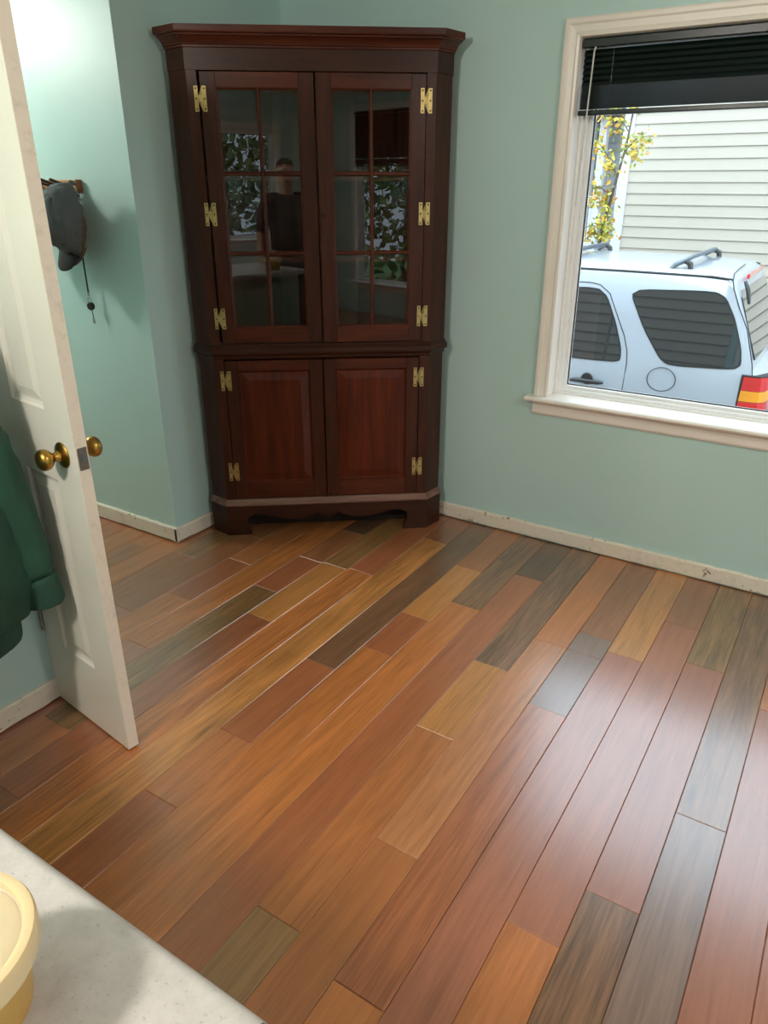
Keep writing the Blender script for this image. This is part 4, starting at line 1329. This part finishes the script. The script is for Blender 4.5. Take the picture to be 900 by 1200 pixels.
# local frame: +y looks towards the cabinet, +x is the person's right
def skin(name, chains, mat, root=0, sub=2, parent=person):
    verts, edges, rad, key = [], [], [], {}
    for ch in chains:
        prev = None
        for x, y, z, r in ch:
            k = (round(x, 4), round(y, 4), round(z, 4))
            if k not in key:
                key[k] = len(verts); verts.append((x, y, z)); rad.append(r)
            i = key[k]
            if prev is not None:
                edges.append((prev, i))
            prev = i
    me = bpy.data.meshes.new(name); me.from_pydata(verts, edges, [])
    o = bpy.data.objects.new(name, me); COL.objects.link(o); o.parent = parent
    md = o.modifiers.new('skin', 'SKIN'); md.use_smooth_shade = True
    for i, r in enumerate(rad):
        sv = me.skin_vertices[0].data[i]
        sv.radius = r if isinstance(r, tuple) else (r, r)
        sv.use_root = (i == root)
    sb = o.modifiers.new('subd', 'SUBSURF'); sb.levels = sub; sb.render_levels = sub
    me.materials.append(M[mat])
    return o
PEL = (0, 0, .95, .13); CH = (0, 0, 1.28, .135); NB = (0, .01, 1.42, .07); NK = (0, .015, 1.49, .055)
HD = [(0, .03, 1.56, .072), (0, .035, 1.62, .086), (0, .03, 1.675, .07)]
SHR = (.17, 0, 1.385, .06); ELR = (.25, .10, 1.16, .042); WRR = (.215, .205, 1.375, .027); PALM = (.205, .235, 1.43, .033)
SHL = (-.17, 0, 1.385, .06); ELL = (-.235, -.02, 1.11, .042); WRL = (-.225, .06, .88, .027); PALML = (-.22, .08, .81, .032)
def fingers(palm, base, curl, s):
    out = []
    for i in range(4):
        a = (palm[0] + base[0] * (i - 1.5), palm[1] + base[1] * (i - 1.5), palm[2] + base[2] * (i - 1.5))
        L = (.038, .044, .041, .032)[i]
        ch = [palm, (a[0] + curl[0][0] * L, a[1] + curl[0][1] * L, a[2] + curl[0][2] * L, .0095)]
        b = ch[-1]
        ch.append((b[0] + curl[1][0] * L, b[1] + curl[1][1] * L, b[2] + curl[1][2] * L, .0085))
        b = ch[-1]
        ch.append((b[0] + curl[2][0] * L * .7, b[1] + curl[2][1] * L * .7, b[2] + curl[2][2] * L * .7, .007))
        out.append(ch)
    th = [palm, (palm[0] + s * .03, palm[1] + .012, palm[2] + .008 * s, .012), (palm[0] + s * .045, palm[1] + .018, palm[2] + .035, .0095)]
    return out + [th]
chains = [[PEL, CH, NB, NK] + HD, [CH, SHR, ELR, WRR, PALM], [CH, SHL, ELL, WRL, PALML]]
chains += fingers(PALM, (.004, 0, .021), ((-.5, .12, .75), (-.95, .05, .2), (-.9, -.2, -.1)), -1)
chains += fingers(PALML, (0, .02, 0), ((0, .15, -1), (.25, .25, -.9), (.5, .3, -.7)), 1)
for sx in (-1, 1):
    chains.append([PEL, (sx * .10, 0, .88, .095), (sx * .11, .015, .50, .062), (sx * .115, -.01, .11, .04), (sx * .12, .06, .05, .035), (sx * .125, .14, .04, .03)])
skin('body', chains, 'skin')
skin('shirt', [[(0, 0, .90, .155), (0, 0, 1.05, .16), (0, 0, 1.18, .168), (0, 0, 1.28, .172), (0, .01, 1.42, .085)], [(0, 0, 1.28, .172), (.17, 0, 1.385, .078), (.21, .05, 1.27, .06), (.245, .095, 1.175, .055)], [(0, 0, 1.28, .172), (-.17, 0, 1.385, .078), (-.20, -.01, 1.25, .06), (-.232, -.018, 1.13, .055)]], 'shirt')
skin('trousers', [[(0, 0, .96, .14), (.10, 0, .87, .105), (.11, .015, .50, .075), (.115, -.01, .09, .06)], [(0, 0, .96, .14), (-.10, 0, .87, .105), (-.11, .015, .50, .075), (-.115, -.01, .09, .06)]], 'trousers')
for sx in (-1, 1):
    skin('shoe', [[(sx * .115, -.03, .045, .042), (sx * .12, .06, .042, .042), (sx * .125, .15, .036, .034)]], 'shoe')
skin('hair', [[(0, -.02, 1.585, .075), (0, .005, 1.66, .086), (0, .03, 1.70, .07)]], 'hair')
for sx in (-1, 1):
    m = MB(); m.lathe([(0, 0), (.010, .001), (.012, .005), (.008, .009), (0, .010)], (sx * .032, .112, 1.625), (0, 1, 0), 10); m.build('eye', 'trimw', person, smooth='all')
    m = MB(); m.lathe([(0, 0), (.014, .0), (.018, .006), (0, .012)], (sx * .083, .02, 1.61), (sx, 0, 0), 10); m.build('ear', 'skin', person, smooth='all')
m = MB(); m.tube([(0, .115, 1.635), (0, .130, 1.605), (0, .134, 1.592), (0, .118, 1.585)], [.007, .010, .013, .008], 8); m.build('nose', 'skin', person, smooth='all')
m = MB(); m.tube([(-.022, .105, 1.556), (0, .112, 1.554), (.022, .105, 1.556)], [.004, .006, .004], 8); m.build('mouth', 'brass' if False else 'tailred' if False else 'skin', person, smooth='all')
ph = empty('phone', (.012 * .536, -.012 * .844, CAM_H)); ph.rotation_euler = (R(-24.2), 0, R(32.426)); tag(ph, 'black phone held up by the mirrored person', 'phone')
m = MB(); m.cbox(-.062, .014, -.012, -.003, -.132, .018, .003); m.build('case', 'phone', ph)
m = MB(); m.lathe([(0, 0), (.006, 0), (.006, .0015), (0, .0015)], (-.028, -.003, 0), (0, 1, 0), 16); m.build('lens', 'darkglass', ph, smooth=True)
